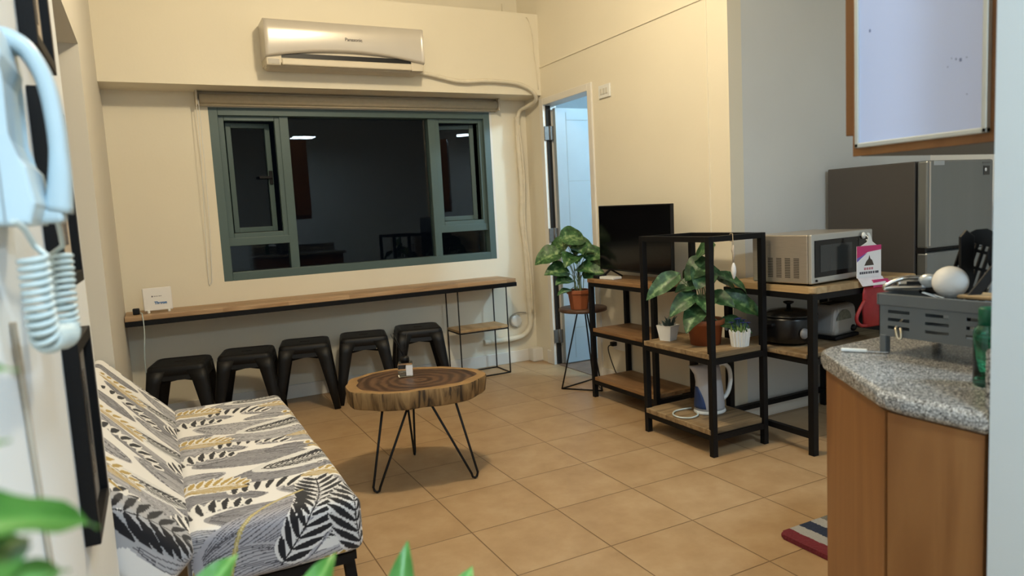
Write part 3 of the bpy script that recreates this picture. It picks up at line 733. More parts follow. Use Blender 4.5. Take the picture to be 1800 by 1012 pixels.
def smap_seat(P, axis, side):
    s = BACKH+P[:, 0]; tt = .2+P[:, 1]
    if axis == 0: s = BACKH+SEATW+(SEATT-P[:, 2]) if side else s
    if axis == 1: tt = .2-(SEATT-P[:, 2]) if side == 0 else tt
    return np.c_[s, tt]
cushion('seat_cushion', (SEATW, LEN, SEATT), .035, ((0, 0, .275), (1, 0, 0), (0, 1, 0), (0, 0, 1)), smap_seat, t)
ang = math.radians(47); e1 = (-math.cos(ang), 0, math.sin(ang)); nn = (math.sin(ang), 0, math.cos(ang))
TH = .15
Ob = V((.03, -.095, .43)) - V(nn)*TH
def smap_back(P, axis, side):
    s = BACKH-P[:, 0]; tt = .15+P[:, 1]
    if axis == 1 and side == 0: tt = .15-(TH-P[:, 2])
    return np.c_[np.clip(s, 0, 9), tt]
cushion('backrest', (BACKH, LEN+.095, TH), .03, (Ob, e1, (0, 1, 0), nn), smap_back, t)
fr = MB()
fr.bar((.02, .05, .25), (.46, .05, .25), .03); fr.bar((.02, LEN-.05, .25), (.46, LEN-.05, .25), .03); fr.bar((.455, .05, .25), (.455, LEN-.05, .25), .03); fr.bar((.02, .05, .25), (.02, LEN-.05, .25), .03)
fr.build('base_frame', M_BLACK, t)
for x in (.45, .03):
    for y in (.085, LEN-.10):
        MB().bar((x, y, .24), (x+(.02 if x > .2 else -.01), y, 0), .032).build('leg', M_BLACK, t)
for y in (.085, LEN-.10): MB().bar((.46, y, .06), (.03, y, .06), .02).build('stretcher', M_BLACK, t)

# ------------------------------------------------------------------ plant table and potted plants
def foliage(t, specs, rpot, zrim, seedv, leafmat=M_LEAF, face=None):
    """specs: (tip x,y,z, leaf length, width) in local metres, z above the rim"""
    f = MB(); st = MB()
    rg = random.Random(seedv)
    for (x, y, z, L, wd) in specs:
        tip = V((x, y, z)); out = V((x, y, 0)); o = out.normalized() if out.length > .01 else V((1, 0, 0))
        d = V((o.x*.85, o.y*.85, rg.uniform(-.45, .05)+(face or 0))).normalized()
        base = tip-d*L
        up = V((o.x*.35, o.y*.35, .62)) + V((u.y*-1, u.x, 0))*(-rg.uniform(.35, 1.0)) + u*rg.uniform(-.2, .2)
        f.leaf(base, tip, up, wd*1.22, .10+.08*rg.random(), .06+.08*rg.random())
        r0 = V((o.x*rg.uniform(.005, rpot*.45), o.y*rg.uniform(.005, rpot*.45), -.015))
        mid = r0.lerp(base, .55)+V((-o.x*.02, -o.y*.02, .03))
        st.tube(smooth_path([r0, mid, base+d*.004], 5), .0028, 6)
    f.build('foliage', leafmat, t, (0, 0, zrim)); st.build('stems', M_STEM, t, (0, 0, zrim))
u = V((math.cos(math.radians(-27)), math.sin(math.radians(-27)), 0))
def pot_parts(t, r0, r1, h, oct_=False, m=M_TERRA):
    n = 8 if oct_ else 40
    MB().lathe([(r0, 0), (r1*.93, h*.80), (r1, h*.80), (r1*1.04, h*.82), (r1*1.04, h*.97), (r1*1.02, h), (r1*.90, h), (r1*.86, h*.86), (0, h*.86)], n=n, smooth=not oct_, rot=PI/8).build('pot', m, t)
    MB().lathe([(r1*.86, h*.84), (r1*.84, h*.875), (r1*.4, h*.89), (0, h*.885)], n=24).build('soil', M_SOIL, t)
SC = V((2.69, 4.205, 0))
t = thing('plant_table', 'small round dark wood side table on black tripod rods by bedroom door', 'side table', SC)
MB().lathe([(.165, .555), (.172, .560), (.172, .576), (.166, .581), (0, .581)], n=48).build('tabletop', W_DARK, t)
B3 = [V((2.512, 4.249, .006))-SC, V((2.70, 4.015, .006))-SC, V((2.845, 4.346, .006))-SC]
MB().tube(B3, .0055, 8, closed=True).build('base_ring', M_IRON, t)
for p in B3: MB().tube([p, V((p.x*.22, p.y*.22, .556))], .0055, 8).build('leg', M_IRON, t)
PT = V((2.63, 4.155, .582))
t = thing('potted_plant', 'variegated leafy plant in octagonal terracotta pot on small round table', 'potted plant', PT)
pot_parts(t, .062, .083, .135, True)
v = V((-u.y, u.x, 0))
def uvz(a, b, z): p = u*a+v*b; return p.x, p.y, z
sp = []
for a, b, z, L, wd in ((-.30, .0, .20, .19, .155), (-.24, -.05, .13, .17, .15), (-.17, -.10, .06, .14, .11), (-.20, .10, .26, .17, .14), (.07, .04, .35, .21, .15), (-.05, -.03, .30, .19, .14),
                       (.12, -.04, .27, .16, .13), (.21, .02, .24, .16, .12), (.18, -.07, .12, .15, .12), (.10, -.12, .13, .15, .12), (-.02, -.14, .20, .15, .13), (-.10, -.14, .18, .15, .13),
                       (.15, .12, .22, .15, .12), (0, .16, .24, .16, .13), (.03, -.11, .26, .14, .12), (.22, .10, .15, .14, .11)):
    sp.append((*uvz(a, b, z), L, wd))
sp.append((*uvz(-.16, -.12, -.01), .12, .06))
foliage(t, sp, .08, .125, 3)

# ------------------------------------------------------------------ steel and wood shelves
def post(mb, x, y, z0, z1, w=.03): mb.box(x-w/2, x+w/2, y-w/2, y+w/2, z0, z1, .0015)
t = thing('television_shelf', 'low three-tier wood and black steel shelf carrying the television', 'shelf', (2.74, 3.60, 0))
px = (-.15, .135); py = (-.325, .335)
for x in px:
    for y in py:
        m = MB(); post(m, x, y, 0, .785); m.build('post', M_BLACK, t)
for z in (.785, .452, .118):
    m = MB(); w2 = .026
    for y in py: m.bar((px[0], y, z-w2/2), (px[1], y, z-w2/2), w2)
    for x in px: m.bar((x, py[0], z-w2/2), (x, py[1], z-w2/2), w2)
    m.build('rail', M_BLACK, t)
    MB().box(px[0]-(.018 if z > .7 else .012), px[1]+.012, py[0]-(.02 if z > .7 else -.016), py[1]+(.02 if z > .7 else -.016), z, z+.025, .004).build('shelf_board', W_SHELF, t)

TVX = 2.705
t = thing('television', 'black flat-screen television standing on the wood and steel shelf', 'television', (TVX, 3.60, .811), math.radians(0))
m = Matrix.Rotation(math.radians(.8), 4, 'X')
MB().box(-.012, .012, -.372, .372, .048, .475, .004, mtx=m).box(.012, .05, -.24, .24, .08, .33, .01, mtx=m).build('housing', M_DARK, t)
MB().box(-.0135, -.0115, -.365, .365, .060, .468, mtx=m).build('screen', M_SCREEN, t)
for y in (-.27, .27):
    MB().bar((-.0, y, .055), (-.085, y-.015, .005), .014, .010).bar((0, y, .055), (.085, y-.015, .005), .014, .010).build('foot', M_DARK, t)
t = thing('media_box', 'flat white box beside the television foot on the shelf', 'box', (2.645, 3.785, .811), math.radians(8))
MB().box(-.04, .04, -.065, .065, 0, .018, .004).build('case', M_WPLAS, t)
t = thing('remote_control', 'thin black device left of the flat white box on television shelf', 'remote control', (2.655, 3.905, .811), math.radians(4))
MB().box(-.05, .03, -.026, .028, 0, .02, .005).build('case', M_DARK, t)

t = thing('open_shelf', 'tall open black steel shelf with two weathered boards holding plants and kettle', 'shelf', (2.585, 2.87, 0))
px = (-.175, .175); py = (-.262, .258); HT = 1.108
for x in px:
    for y in py:
        m = MB(); post(m, x, y, 0, HT, .03); m.build('post', M_BLACK, t)
for z in (HT, .498, .112):
    m = MB(); w2 = .028
    for y in py: m.bar((px[0], y, z-w2/2), (px[1], y, z-w2/2), w2*.98)
    for x in px: m.bar((x, py[0], z-w2/2), (x, py[1], z-w2/2), w2*.98)
    m.build('rail', M_BLACK, t)
for z in (.498, .112): MB().box(px[0]-.018, px[1]+.012, py[0]+.002, py[1]-.002, z, z+.028, .004).build('shelf_board', W_UNIT, t)

# ornament hanging from the open shelf
t = thing('hanging_ornament', 'white shell ornament hanging on a twine cord from open shelf top', 'ornament', (2.548, 2.606, HT))
MB().tube([(0, -.016, .006), (.001, -.018, -.06), (0, -.018, -.145)], .0018, 6).tube([(0, -.016, .006), (.0, .0, .008), (0, .017, -.02), (.0, .0, -.031), (.0, -.017, -.031)], .0018, 6).build('cord', mat('tan_twine', (.42, .33, .22), .9), t)
MB().tube([(0.002, -.018, -.05), (-.002, -.018, -.075), (.003, -.018, -.10), (0, -.018, -.135)], [.003, .009, .005, .003], 8).build('feather_tuft', mat('beige_fibre', (.55, .47, .38), .9, var=.2, vscale=60), t)
MB().lathe([(0, -.222), (.006, -.212), (.013, -.185), (.012, -.160), (.006, -.142), (0, -.135)], c=(0, -.018, 0), n=16).build('shell', mat('white_shell', (.80, .80, .80), .35), t)

# plants on the open shelf
ZB = .526
t = thing('potted_plant', 'large variegated plant in round terracotta pot on the open shelf', 'potted plant', (2.575, 2.83, ZB))
pot_parts(t, .078, .098, .135)
sp = []
for a, b, z, L, wd in ((-.31, .0, .19, .21, .105), (-.20, -.05, .10, .18, .10), (-.13, -.11, .02, .19, .12), (-.10, .0, .28, .16, .14), (-.03, .05, .37, .16, .12), (-.06, -.06, .24, .14, .14), (-.15, .03, .22, .15, .11),
                       (.12, .05, .27, .17, .09), (.29, -.03, .07, .24, .13), (.22, -.02, .20, .18, .10), (.22, -.09, .0, .17, .11), (.13, -.10, .14, .15, .10), (.20, .10, .18, .18, .10), (-.05, .16, .25, .16, .11), (.05, -.04, .30, .13, .11), (-.02, -.12, .12, .14, .12)):
    sp.append((*uvz(a, b, z), L, wd))
foliage(t, [(x, y, z-.065, L, w_*.94) for x, y, z, L, w_ in sp], .09, .125, 8, M_LEAF2, -.28)
MB().lathe([(.012, 0), (.010, .004), (0, .005)], mtx=Matrix.Rotation(math.radians(90), 4, 'X'), c=(.085*.8, -.10*.75-.012, .085), n=14).build('sticker', mat('pale_blue_sticker', (.40, .58, .75), .4), t)
t = thing('succulent_pot', 'small square white pot of dark succulents at back of open shelf', 'potted plant', (2.50, 3.045, ZB), math.radians(18))
sq = [(-.045, -.045), (.045, -.045), (.045, .045), (-.045, .045)]
MB().lathe([(.046, 0), (.064, .082), (.066, .086), (.058, .086), (.056, .07), (0, .07)], n=4, smooth=False, rot=PI/4).build('pot', M_WPLAS, t)
g = MB(); rg = random.Random(4)
for k in range(26):
    a = rg.random()*6.28; r = rg.random()*.045; b = V((r*math.cos(a), r*math.sin(a), .07)); g.leaf(b, b+V((.022*math.cos(a), .022*math.sin(a), .02+.05*rg.random())), V((0, 0, 1)), .018, .2, .1, 4, 2, 'blade')
g.build('succulents', M_SUC, t)
t = thing('flower_pot', 'white picket-edged pot of blue flowers at front of open shelf', 'potted plant', (2.66, 2.668, ZB), math.radians(0))
n = 40
s = MB()
def scal(r, z, k): return [s.bm.verts.new(V(((r+.0035*(1 if j % 2 else -1))*math.cos(2*PI*j/n)*1.0, (r+.0035*(1 if j % 2 else -1))*math.sin(2*PI*j/n)*.86, z+(k if j % 4 < 2 else 0)))) for j in range(n)]
rs = [scal(.044, 0, 0), scal(.050, .045, 0), scal(.056, .078, .010), scal(.050, .078, .010), scal(.047, .06, 0)]
for A, B in zip(rs, rs[1:]):
    for j in range(n): s.bm.faces.new((A[j], A[(j+1) % n], B[(j+1) % n], B[j]))
s.bm.faces.new(rs[-1]); s.bm.faces.new(list(reversed(rs[0]))); s.build('pot', M_WPLAS, t)
g = MB(); fl = MB(); rg = random.Random(9)
for k in range(60):
    a = rg.random()*6.28; r = rg.random()*.045; b = V((r*math.cos(a), r*math.sin(a)*.8, .06)); g.leaf(b, b+V((.014*math.cos(a), .014*math.sin(a), .03+.03*rg.random())), V((math.cos(a), math.sin(a), .2)), .007, .1, .1, 4, 2, 'blade')
g.build('sprouts', M_GRASS, t)
for a, r, z in ((.3, .040, .125), (1.6, .03, .13), (2.6, .045, .12), (3.6, .025, .14), (4.6, .035, .12), (5.5, .045, .115), (0, .0, .14)):
    for q in range(6):
        c = V((r*math.cos(a), r*math.sin(a)*.8, z)); g2 = q*1.05; fl.leaf(c, c+V((.017*math.cos(g2), .017*math.sin(g2), .006)), V((0, 0, 1)), .013, .1, .1, 4, 2, 'blade')
    fl.tube([(r*.5*math.cos(a), r*.4*math.sin(a), .065), (r*math.cos(a), r*.8*math.sin(a), z)], .0016, 5)
fl.build('blossoms', M_BLUEF, t)

# kettle on the lower board
t = thing('electric_kettle', 'white electric kettle with navy window on lower board of open shelf', 'kettle', (2.62, 2.86, .141), math.radians(-6))
s = MB(); n = 36
prof = [(.000, .085, 0), (.012, .084, 0), (.05, .082, 0), (.10, .077, 0), (.15, .070, 0), (.19, .066, .002), (.222, .062, .010), (.24, .056, .016)]
rings = []
for z, r, sp_ in prof:
    ring = []
    for j in range(n):
        a = 2*PI*j/n; x = r*math.cos(a); y = r*math.sin(a)*.86
        k = max(0, -math.cos(a))**8; x -= k*(sp_*2.6+(.034*(z/.24)**2)); ring.append(s.bm.verts.new(V((x, y, z+k*.012*(z/.24)**2))))
    rings.append(ring)
for A, B in zip(rings, rings[1:]):
    for j in range(n):
        f = s.bm.faces.new((A[j], A[(j+1) % n], B[(j+1) % n], B[j])); f.smooth = True
s.bm.faces.new(list(reversed(rings[0]))); s.bm.faces.new(rings[-1])
s.build('body', M_KETW, t, (0, 0, .018))
MB().lathe([(.088, 0), (.09, .006), (.086, .018), (0, .018)], n=36, sy=.88).build('base', M_WPLAS, t)
MB().lathe([(.055, .256), (.052, .266), (.03, .272), (0, .273)], n=28, sy=.86).build('lid', M_KETW, t)
s = MB()
for i in range(9):
    z = .03+.12*i/8; wd = .054*(1-.8*(i/8)**1.5)
    r = np.interp(z-.018, [p[0] for p in prof], [p[1] for p in prof])+.0016
    row = []
    for k in range(7):
        a = PI+(k/6-.5)*2*wd/r*1.25; kk = max(0, -math.cos(a))**8
        row.append(s.bm.verts.new(V((r*math.cos(a)-kk*.034*((z-.018)/.24)**2-.0008, r*math.sin(a)*.86, z))))
    if i:
        for k in range(6): s.bm.faces.new((prev[k], prev[k+1], row[k+1], row[k])).smooth = True
    prev = row
s.build('water_window', M_NAVY, t, solid=.002)
MB().tube(smooth_path([(.052, 0, .245), (.09, 0, .255), (.13, 0, .225), (.142, 0, .165), (.13, 0, .105), (.105, 0, .068), (.075, 0, .055)], 6), [.012]*37, 10).build('handle', M_WPLAS, t)
MB().tube(smooth_path([(-.085, 0, .010), (-.115, -.05, .008), (-.17, -.065, .006), (-.215, -.03, .006), (-.215, .03, .006), (-.17, .08, .006), (-.11, .09, .006), (-.06, .085, .006)], 8), .0045, 8).build('cord', M_CORDW, t)

# ------------------------------------------------------------------ desk with microwave
t = thing('kitchen_table', 'pale wood kitchen table on black steel frame carrying the microwave', 'table', (0, 0, 0))
dx = (2.815, 3.585); dyy = (2.345, 2.905)
for x in dx:
    for y in dyy:
        m = MB(); post(m, x, y, 0, .805, .034); m.build('leg', M_BLACK, t)
for z in (.805, .485, .113):
    m = MB()
    if z > .2:
        m.bar((dx[0], dyy[0], z-.015), (dx[1], dyy[0], z-.015), .028)
    m.bar((dx[0], dyy[1], z-.015), (dx[1], dyy[1], z-.015), .028)
    for x in dx: m.bar((x, dyy[0], z-.015), (x, dyy[1], z-.015), .028)
    m.build('rail', M_BLACK, t)
def rpoly(x0, x1, y0, y1, r, n=5):
    out = []
    for cx, cy, a0 in ((x1-r, y1-r, 0), (x0+r, y1-r, 90), (x0+r, y0+r, 180), (x1-r, y0+r, 270)):
        for k in range(n+1):
            a = math.radians(a0+90*k/n); out.append((cx+r*math.cos(a), cy+r*math.sin(a)))
    return out
MB().prism(rpoly(2.802, 3.61, 2.33, 2.925, .03), .806, .838, .006).build('tabletop', W_DESK, t)
MB().box(2.79, 3.60, 2.365, 2.885, .485, .507, .004).build('shelf_board', W_UNIT, t)

t = thing('microwave_oven', 'champagne microwave oven with black door on the kitchen table', 'microwave', (2.834, 2.362, .839), math.radians(6))
mw, md_, mh = .53, .345, .252
b = MB(); b.box(0, mw, .022, md_, .010, mh, .006); b.build('cabinet', M_STEELM, t)
MB().box(0, mw, 0, .022, .010, mh, .006).build('front_frame', mat('silver_front', (.50, .50, .48), .35, .6), t)
MB().box(.022, mw-.022, -.003, .004, .040, mh-.030, .002).build('door', M_SCREEN, t)
MB().box(.065, .335, -.0042, -.0028, .065, mh-.055).build('door_window', mat('smoked_glass', (.022, .026, .028), .15), t)
MB().box(.395, mw-.03, -.0042, -.0028, .045, mh-.036).build('control_panel', mat('panel_black', (.004, .004, .005), .25), t)
MB().tube([(.034, -.001, .025), (.034, -.006, .025)], .006, 14).build('emblem', M_DARK, t)
sl = MB()
for k in range(5):
    for j in range(12):
        y = .085+k*.05; z = .04+j*.0085; sl.box(-.0012, .002, y-.015, y+.015, z-.0022, z+.0022)
sl.build('vent_slots', mat('slot_dark', (.05, .044, .036), .8), t)
for x in (.04, mw-.04):
    for y in (.04, md_-.04): MB().lathe([(.012, 0), (.014, .012), (0, .012)], c=(x, y, 0), n=14).build('foot', M_DARK, t)

# slow cooker and toaster on the table's shelf
t = thing('slow_cooker', 'round black electric pot with knobbed lid on the table shelf', 'cooking pot', (2.975, 2.63, .508))
MB().lathe([(.09, 0), (.10, .008), (.132, .02), (.142, .06), (.144, .135), (.138, .150), (0, .150)], n=48).build('body', mat('black_gloss_enamel', (.006, .006, .007), .3), t)
MB().lathe([(.140, .150), (.145, .155), (.14, .160), (.10, .176), (.04, .186), (0, .187)], n=48).build('lid', mat('dark_lid', (.02, .02, .02), .2), t)
MB().lathe([(.012, .185), (.010, .205), (.026, .214), (.027, .222), (0, .226)], n=24).build('lid_knob', M_DARK, t)
for s in (-1, 1): MB().box(s*.142-.02, s*.142+.02, -.035, .035, .105, .125, .008).build('handle', M_DARK, t)
MB().lathe([(.028, 0), (.028, .006), (.02, .016), (0, .018)], mtx=Matrix.Rotation(PI/2, 4, 'X') @ Matrix.Rotation(0, 4, 'Z'), c=(-.045, -.135, .07), n=20).build('dial', mat('grey_dial', (.22, .22, .23), .4), t)
t = thing('toaster', 'silver toaster with dial beside the black pot on the table shelf', 'toaster', (3.27, 2.59, .508), math.radians(8))
s = MB(); s.box(-.12, .12, -.08, .08, .018, .185, .03, 4)
for v in s.bm.verts: v.co.x *= 1-.22*(v.co.z/.185)
s.build('body', mat('silver_grey_shell', (.42, .42, .41), .4, .3), t)
MB().box(-.115, .115, -.085, .085, 0, .02, .006).build('base', M_DARK, t)
s = MB()
for i in range(13):
    a = PI*i/12; s.bm.verts.new(V((-.03+.07*math.cos(a), -.0815, .105+.055*math.sin(a))))
s.bm.faces.new(list(s.bm.verts)); s.build('printed_picture', mat('grey_green_print', (.16, .18, .15), .5, var=.4, vscale=40), t, solid=.001)
MB().lathe([(.018, 0), (.018, .008), (.012, .016), (0, .016)], mtx=Matrix.Rotation(PI/2, 4, 'X'), c=(.055, -.08, .05), n=18).build('dial', M_DARK, t)
MB().box(-.08, .08, -.03, .03, .184, .188, .001).build('bread_slot', M_DARK, t)

# hook, packet and glove in front of the microwave
t = thing('suction_hook', 'clear round suction hook stuck on the front of the microwave', 'hook', (3.262, 2.398, 1.062), math.radians(6))
MB().lathe([(.018, 0), (.016, .004), (.008, .010), (0, .011)], mtx=Matrix.Rotation(PI/2, 4, 'X'), n=20).build('cup', mat('clear_plastic', (.75, .78, .78), .15), t)
MB().tube(smooth_path([(0, -.010, 0), (0, -.020, -.004), (0, -.026, -.016), (0, -.022, -.024), (0, -.014, -.022)], 5), .003, 8).build('hook_arm', M_WPLAS, t)
t = thing('product_packet', 'white and magenta printed packet hanging from hook on the microwave', 'packet', (3.205, 2.326, .843), math.radians(-6))
K = Matrix.Rotation(PI/2, 4, 'X')
s = MB()
s.prism([(-.060, 0), (.056, 0), (.052, .012), (.024, .030), (.012, .060), (.004, .074), (-.010, .078), (-.012, .070), (-.002, .058), (-.014, .030), (-.054, .012)], -.001, .001, mtx=Matrix.Translation((0, 0, .160)) @ K)
s.build('hanger', M_WPLAS, t)
MB().box(-.082, .082, -.0012, .0012, .012, .172, .0006).build('printed_card', M_PAPER, t)
MB().prism([(-.082, .172), (-.082, .112), (-.05, .122), (-.01, .140), (.082, .148), (.082, .172)], .0013, .0020, mtx=K).build('header_band', M_MAG, t)
MB().prism([(-.082, .112), (-.082, .092), (-.045, .116), (-.012, .136), (-.05, .124)], .0013, .0019, mtx=K).build('violet_swoosh', M_PURP, t)
MB().prism([(-.032, .072), (.032, .072), (.020, .098), (.008, .106), (.002, .124), (-.004, .106), (-.018, .094)], .0013, .0019, mtx=K).build('picture', mat('dark_brown_print', (.06, .045, .035), .6), t)
s = MB()
for x in (-.028, -.012, .004, .020): s.box(x-.006, x+.006, -.0019, -.0013, .050, .062)
s.build('red_print', mat('faded_red_print', (.55, .22, .26), .6), t)
s = MB()
for x in (-.058, -.044, -.030, -.016, .0, .014, .030, .046, .058): s.box(x-.0055, x+.0055, -.0019, -.0013, .030, .042)
s.build('dark_print', mat('dark_letter_print', (.08, .08, .10), .6), t)
Kp = Matrix.Translation((.012, -.002, .012)) @ Matrix.Rotation(math.radians(-38), 4, 'X')
MB().box(-.090, .075, -.0012, .0012, -.05, .0, .0006, mtx=Kp).build('film_pouch', M_PLAST, t)
t = thing('rubber_glove', 'red rubber glove hanging over the front edge of the kitchen table', 'glove', (3.225, 2.306, .650), math.radians(-4))
s = MB()
def tonguesec(z, x0, x1, th_, n=16):
    cx, hx = (x0+x1)/2, (x1-x0)/2
    return [s.bm.verts.new(V((cx+hx*math.cos(2*PI*j/n), th_*math.sin(2*PI*j/n), z))) for j in range(n)]
secs = [tonguesec(*q) for q in ((-.045, -.07, .085, .006), (-.036, -.085, .10, .013), (.03, -.09, .10, .018), (.08, -.09, .098, .016), (.13, -.088, .094, .012), (.160, -.078, .088, .006))]
for A, B in zip(secs, secs[1:]):
    for j in range(16):
        f = s.bm.faces.new((A[j], A[(j+1) % 16], B[(j+1) % 16], B[j])); f.smooth = True
s.bm.faces.new(list(reversed(secs[0]))); s.bm.faces.new(secs[-1]); s.build('palm', M_RED, t)
MB().tube(smooth_path([(-.075, -.004, .095), (-.105, -.004, .06), (-.132, -.004, .018), (-.128, -.004, -.012), (-.10, -.004, -.032), (-.07, -.004, -.032)], 5), .009, 10).build('thumb', M_RED, t)
MB().prism([(.0, .158), (.11, .135), (.135, .178), (.03, .186)], -.004, .004, mtx=Matrix.Rotation(PI/2, 4, 'X')).build('folded_cuff', M_MAG, t)
MB().box(-.02, .085, -.006, .045, .1885, .1915, .001).box(-.02, .085, -.007, -.003, .15, .1915, .001).build('wrist_band', M_MAG, t)
MB().lathe([(.011, 0), (.011, .004), (0, .006)], mtx=Matrix.Rotation(PI/2, 4, 'X'), c=(.075, -.014, .055), n=16).build('white_tab', M_WPLAS, t)

# ------------------------------------------------------------------ fridge
t = thing('refrigerator', 'grey two-door refrigerator with dark sides against the kitchen wall', 'refrigerator', (3.653, 2.38, 0))
MB().box(0, .60, 0, .545, .03, 1.432, .006).build('cabinet', M_FSIDE, t)
MB().box(.003, .597, -.07, -.008, .965, 1.432, .012).build('freezer_door', M_STEELF, t)
MB().box(.003, .597, -.07, -.008, .05, .945, .012).build('fridge_door', M_STEELF, t)
MB().box(.004, .02, -.055, -.008, .94, .97).build('hinge', M_DARK, t)
MB().box(.012, .024, -.074, -.069, .98, 1.425, .002).build('edge_trim', mat('pale_steel_trim', (.48, .46, .43), .35, .8), t)
MB().box(.05, .14, -.0722, -.0698, 1.405, 1.428).build('sticker', mat('grey_sticker', (.42, .44, .45), .5), t)
e = MB(); e.box(.50, .555, -.0724, -.0698, 1.345, 1.395, .001); e.build('energy_badge', mat('badge_dark', (.03, .03, .03), .4), t)
MB().lathe([(.010, 0), (.010, .002), (0, .002)], mtx=Matrix.Rotation(PI/2, 4, 'X'), c=(.516, -.0722, 1.374), n=16).build('badge_dot', M_PAPER, t)
MB().box(.49, .56, -.0718, -.0698, 1.408, 1.416).build('badge_print', mat('print_grey', (.13, .13, .13), .5), t)
for x in (.05, .55): MB().lathe([(.02, 0), (.02, .04), (0, .04)], c=(x, .05, 0), n=14).build('foot', M_DARK, t)

# ------------------------------------------------------------------ peninsula
t = thing('kitchen_peninsula', 'cherry veneer kitchen peninsula base with angled corner panel', 'cabinet', (0, 0, 0))
inn = [(1.215, .66), (1.215, .835), (1.425, 1.135), (2.3, 1.165), (2.3, .66)]
MB().prism(inn, 0, .862).build('carcass', W_CAB, t)
def panel(p, q, t_, z0, z1):
    p = V((*p, 0)); q = V((*q, 0)); d = (q-p).normalized(); n_ = V((-d.y, d.x, 0))
    if n_.x > 0: n_ = -n_
    poly = [(p.x, p.y), (q.x, q.y), ((q+n_*t_).x, (q+n_*t_).y), ((p+n_*t_).x, (p+n_*t_).y)]
    return MB().prism(poly, z0, z1, .001)
panel((1.215, .66), (1.215, .834), .012, .0, .860).build('side_panel', W_CAB, t)
panel((1.2165, .839), (1.423, 1.134), .010, .0, .860).build('corner_panel', W_CAB, t)
t = thing('granite_worktop', 'grey speckled granite worktop on the kitchen peninsula', 'worktop', (0, 0, 0))
out = [(1.192, .648)]
out += [(1.190, .80), (1.196, .835), (1.205, .86)] + [(1.40, 1.135), (1.414, 1.155), (1.436, 1.172), (1.47, 1.182)] + [(2.33, 1.21), (2.33, .648)]
MB().prism(out, .862, .900, .016, seg=5).build('slab', M_GRANITE, t)
MB().box(1.212, 2.3, .648, .668, .9005, 1.005, .006).build('upstand', M_GRANITE, t)

# dish rack
t = thing('dish_rack', 'slate grey metal drying rack with slotted sides on the granite worktop', 'dish rack', (1.50, 1.062, .901), math.radians(0))
def slotted(mb, length, z0, z1, slots):
    """front sheet along -y with rounded slot holes cut out, built as strips"""
    ys = [0]; rows = sorted({s[1] for s in slots}); sh = .0038
    # horizontal strips between slot rows
    zs = [z0]
    for r in rows: zs += [r-sh, r+sh]
    zs.append(z1)
    for k in range(len(zs)-1):
        a, b = zs[k], zs[k+1]
        if k % 2 == 0: mb.box(0, .002, -length, 0, a, b)
        else:
            row = rows[k//2]; cur = 0
            for (c, zr, hl) in sorted([q_ for q_ in slots if q_[1] == row], key=lambda s: s[0]):
                mb.box(0, .002, -(c-hl), -cur, a, b); cur = c+hl
            mb.box(0, .002, -length, -cur, a, b)
    return mb
LR = .382
s = MB()
sl = [(c, z, .026) for c in (.048, .136, .224, .312) for z in (.061, .0795, .098)]
slotted(s, LR, .040, .137, sl); s.build('front_side', M_RACK, t)
s = MB(); slotted(s, LR, .040, .137, sl); bk = s.build('rear_side', M_RACK, t, (.21, 0, 0))
MB().box(0, .212, -.002, 0, .040, .137).box(0, .212, -LR, -LR+.002, .040, .137).build('end_side', M_RACK, t)
MB().box(.002, .21, -LR+.002, -.002, .040, .043).build('tray_floor', M_RACK, t)
MB().box(-.004, .004, -LR, .002, .112, .139, .002).box(.208, .216, -LR, .002, .112, .139, .002).box(-.004, .216, -.003, .004, .112, .139, .002).build('rim', M_RACK, t)
for x in (.006, .206):
    for y in (-.008, -LR+.01): MB().box(x-.008, x+.010, y-.010, y+.006, 0, .042, .002).build('leg', M_RACK, t)
# things in the rack
def up_thing(name, label, cat, loc, rz=0): return thing(name, label, cat, loc, rz)
t = up_thing('slotted_spatula', 'black slotted spatula standing upright in the dish rack', 'spatula', (1.62, .935, .946))
s = MB(); T3 = Matrix.Translation((.0, .0, .09)) @ Matrix.Rotation(math.radians(-26), 4, 'Z') @ Matrix.Rotation(math.radians(-24), 4, 'Y') @ Matrix.Rotation(math.radians(90), 4, 'X')
# blade in its own plane: x across, y up, thickness z
T3 = Matrix.Translation((-.012, -.0, .075)) @ Matrix(((.89, .0, .452, 0), (-.452, 0, .89, 0), (0, 1, 0, 0), (0, 0, 0, 1))) @ Matrix.Rotation(math.radians(-18), 4, 'Z')
for (a, b) in ((-.044, -.037), (-.028, -.021), (-.012, -.005), (.004, .011), (.019, .026), (.035, .044)):
    s.box(a, b, .0, .130, -.0018, .0018, mtx=T3)
s.prism([(-.044, .130), (.044, .130), (.040, .150), (.024, .164), (.0, .168), (-.022, .160), (-.038, .146)], -.0018, .0018, mtx=T3)
s.prism([(-.044, 0), (-.012, -.04), (.012, -.04), (.044, 0)], -.0018, .0018, mtx=T3)
for y in (.030, .074, .112): s.box(-.044, .044, y, y+.007, -.0018, .0018, mtx=T3)
s.build('blade', M_DARK, t)
MB().box(-.009, .009, -.075, -.035, -.004, .004, .002, mtx=T3).build('handle', M_DARK, t)
t = up_thing('large_spoon', 'large black serving spoon upright in rack, cut off by the white column', 'spoon', (1.63, .845, .946))
Tm = Matrix.Translation((.0, .0, .185)) @ Matrix.Rotation(math.radians(-27), 4, 'Z') @ Matrix.Rotation(math.radians(100), 4, 'X')
MB().lathe([(0, -.018), (.02, -.016), (.042, -.006), (.052, .008), (.0505, .009), (.04, -.003), (.018, -.013), (0, -.015)], mtx=Tm, n=28, sx=1.15).build('bowl', M_DARK, t)
MB().tube([(.0, .010, .150), (.0, .012, .002)], .008, 10).build('handle', M_DARK, t)
t = up_thing('kitchen_knife', 'black-handled knife with pale blade leaning in the dish rack', 'knife', (1.59, .895, .946))
Tk = Matrix(((.452, .89, 0, 0), (-.89, .452, 0, 0), (0, 0, 1, 0), (0, 0, 0, 1)))
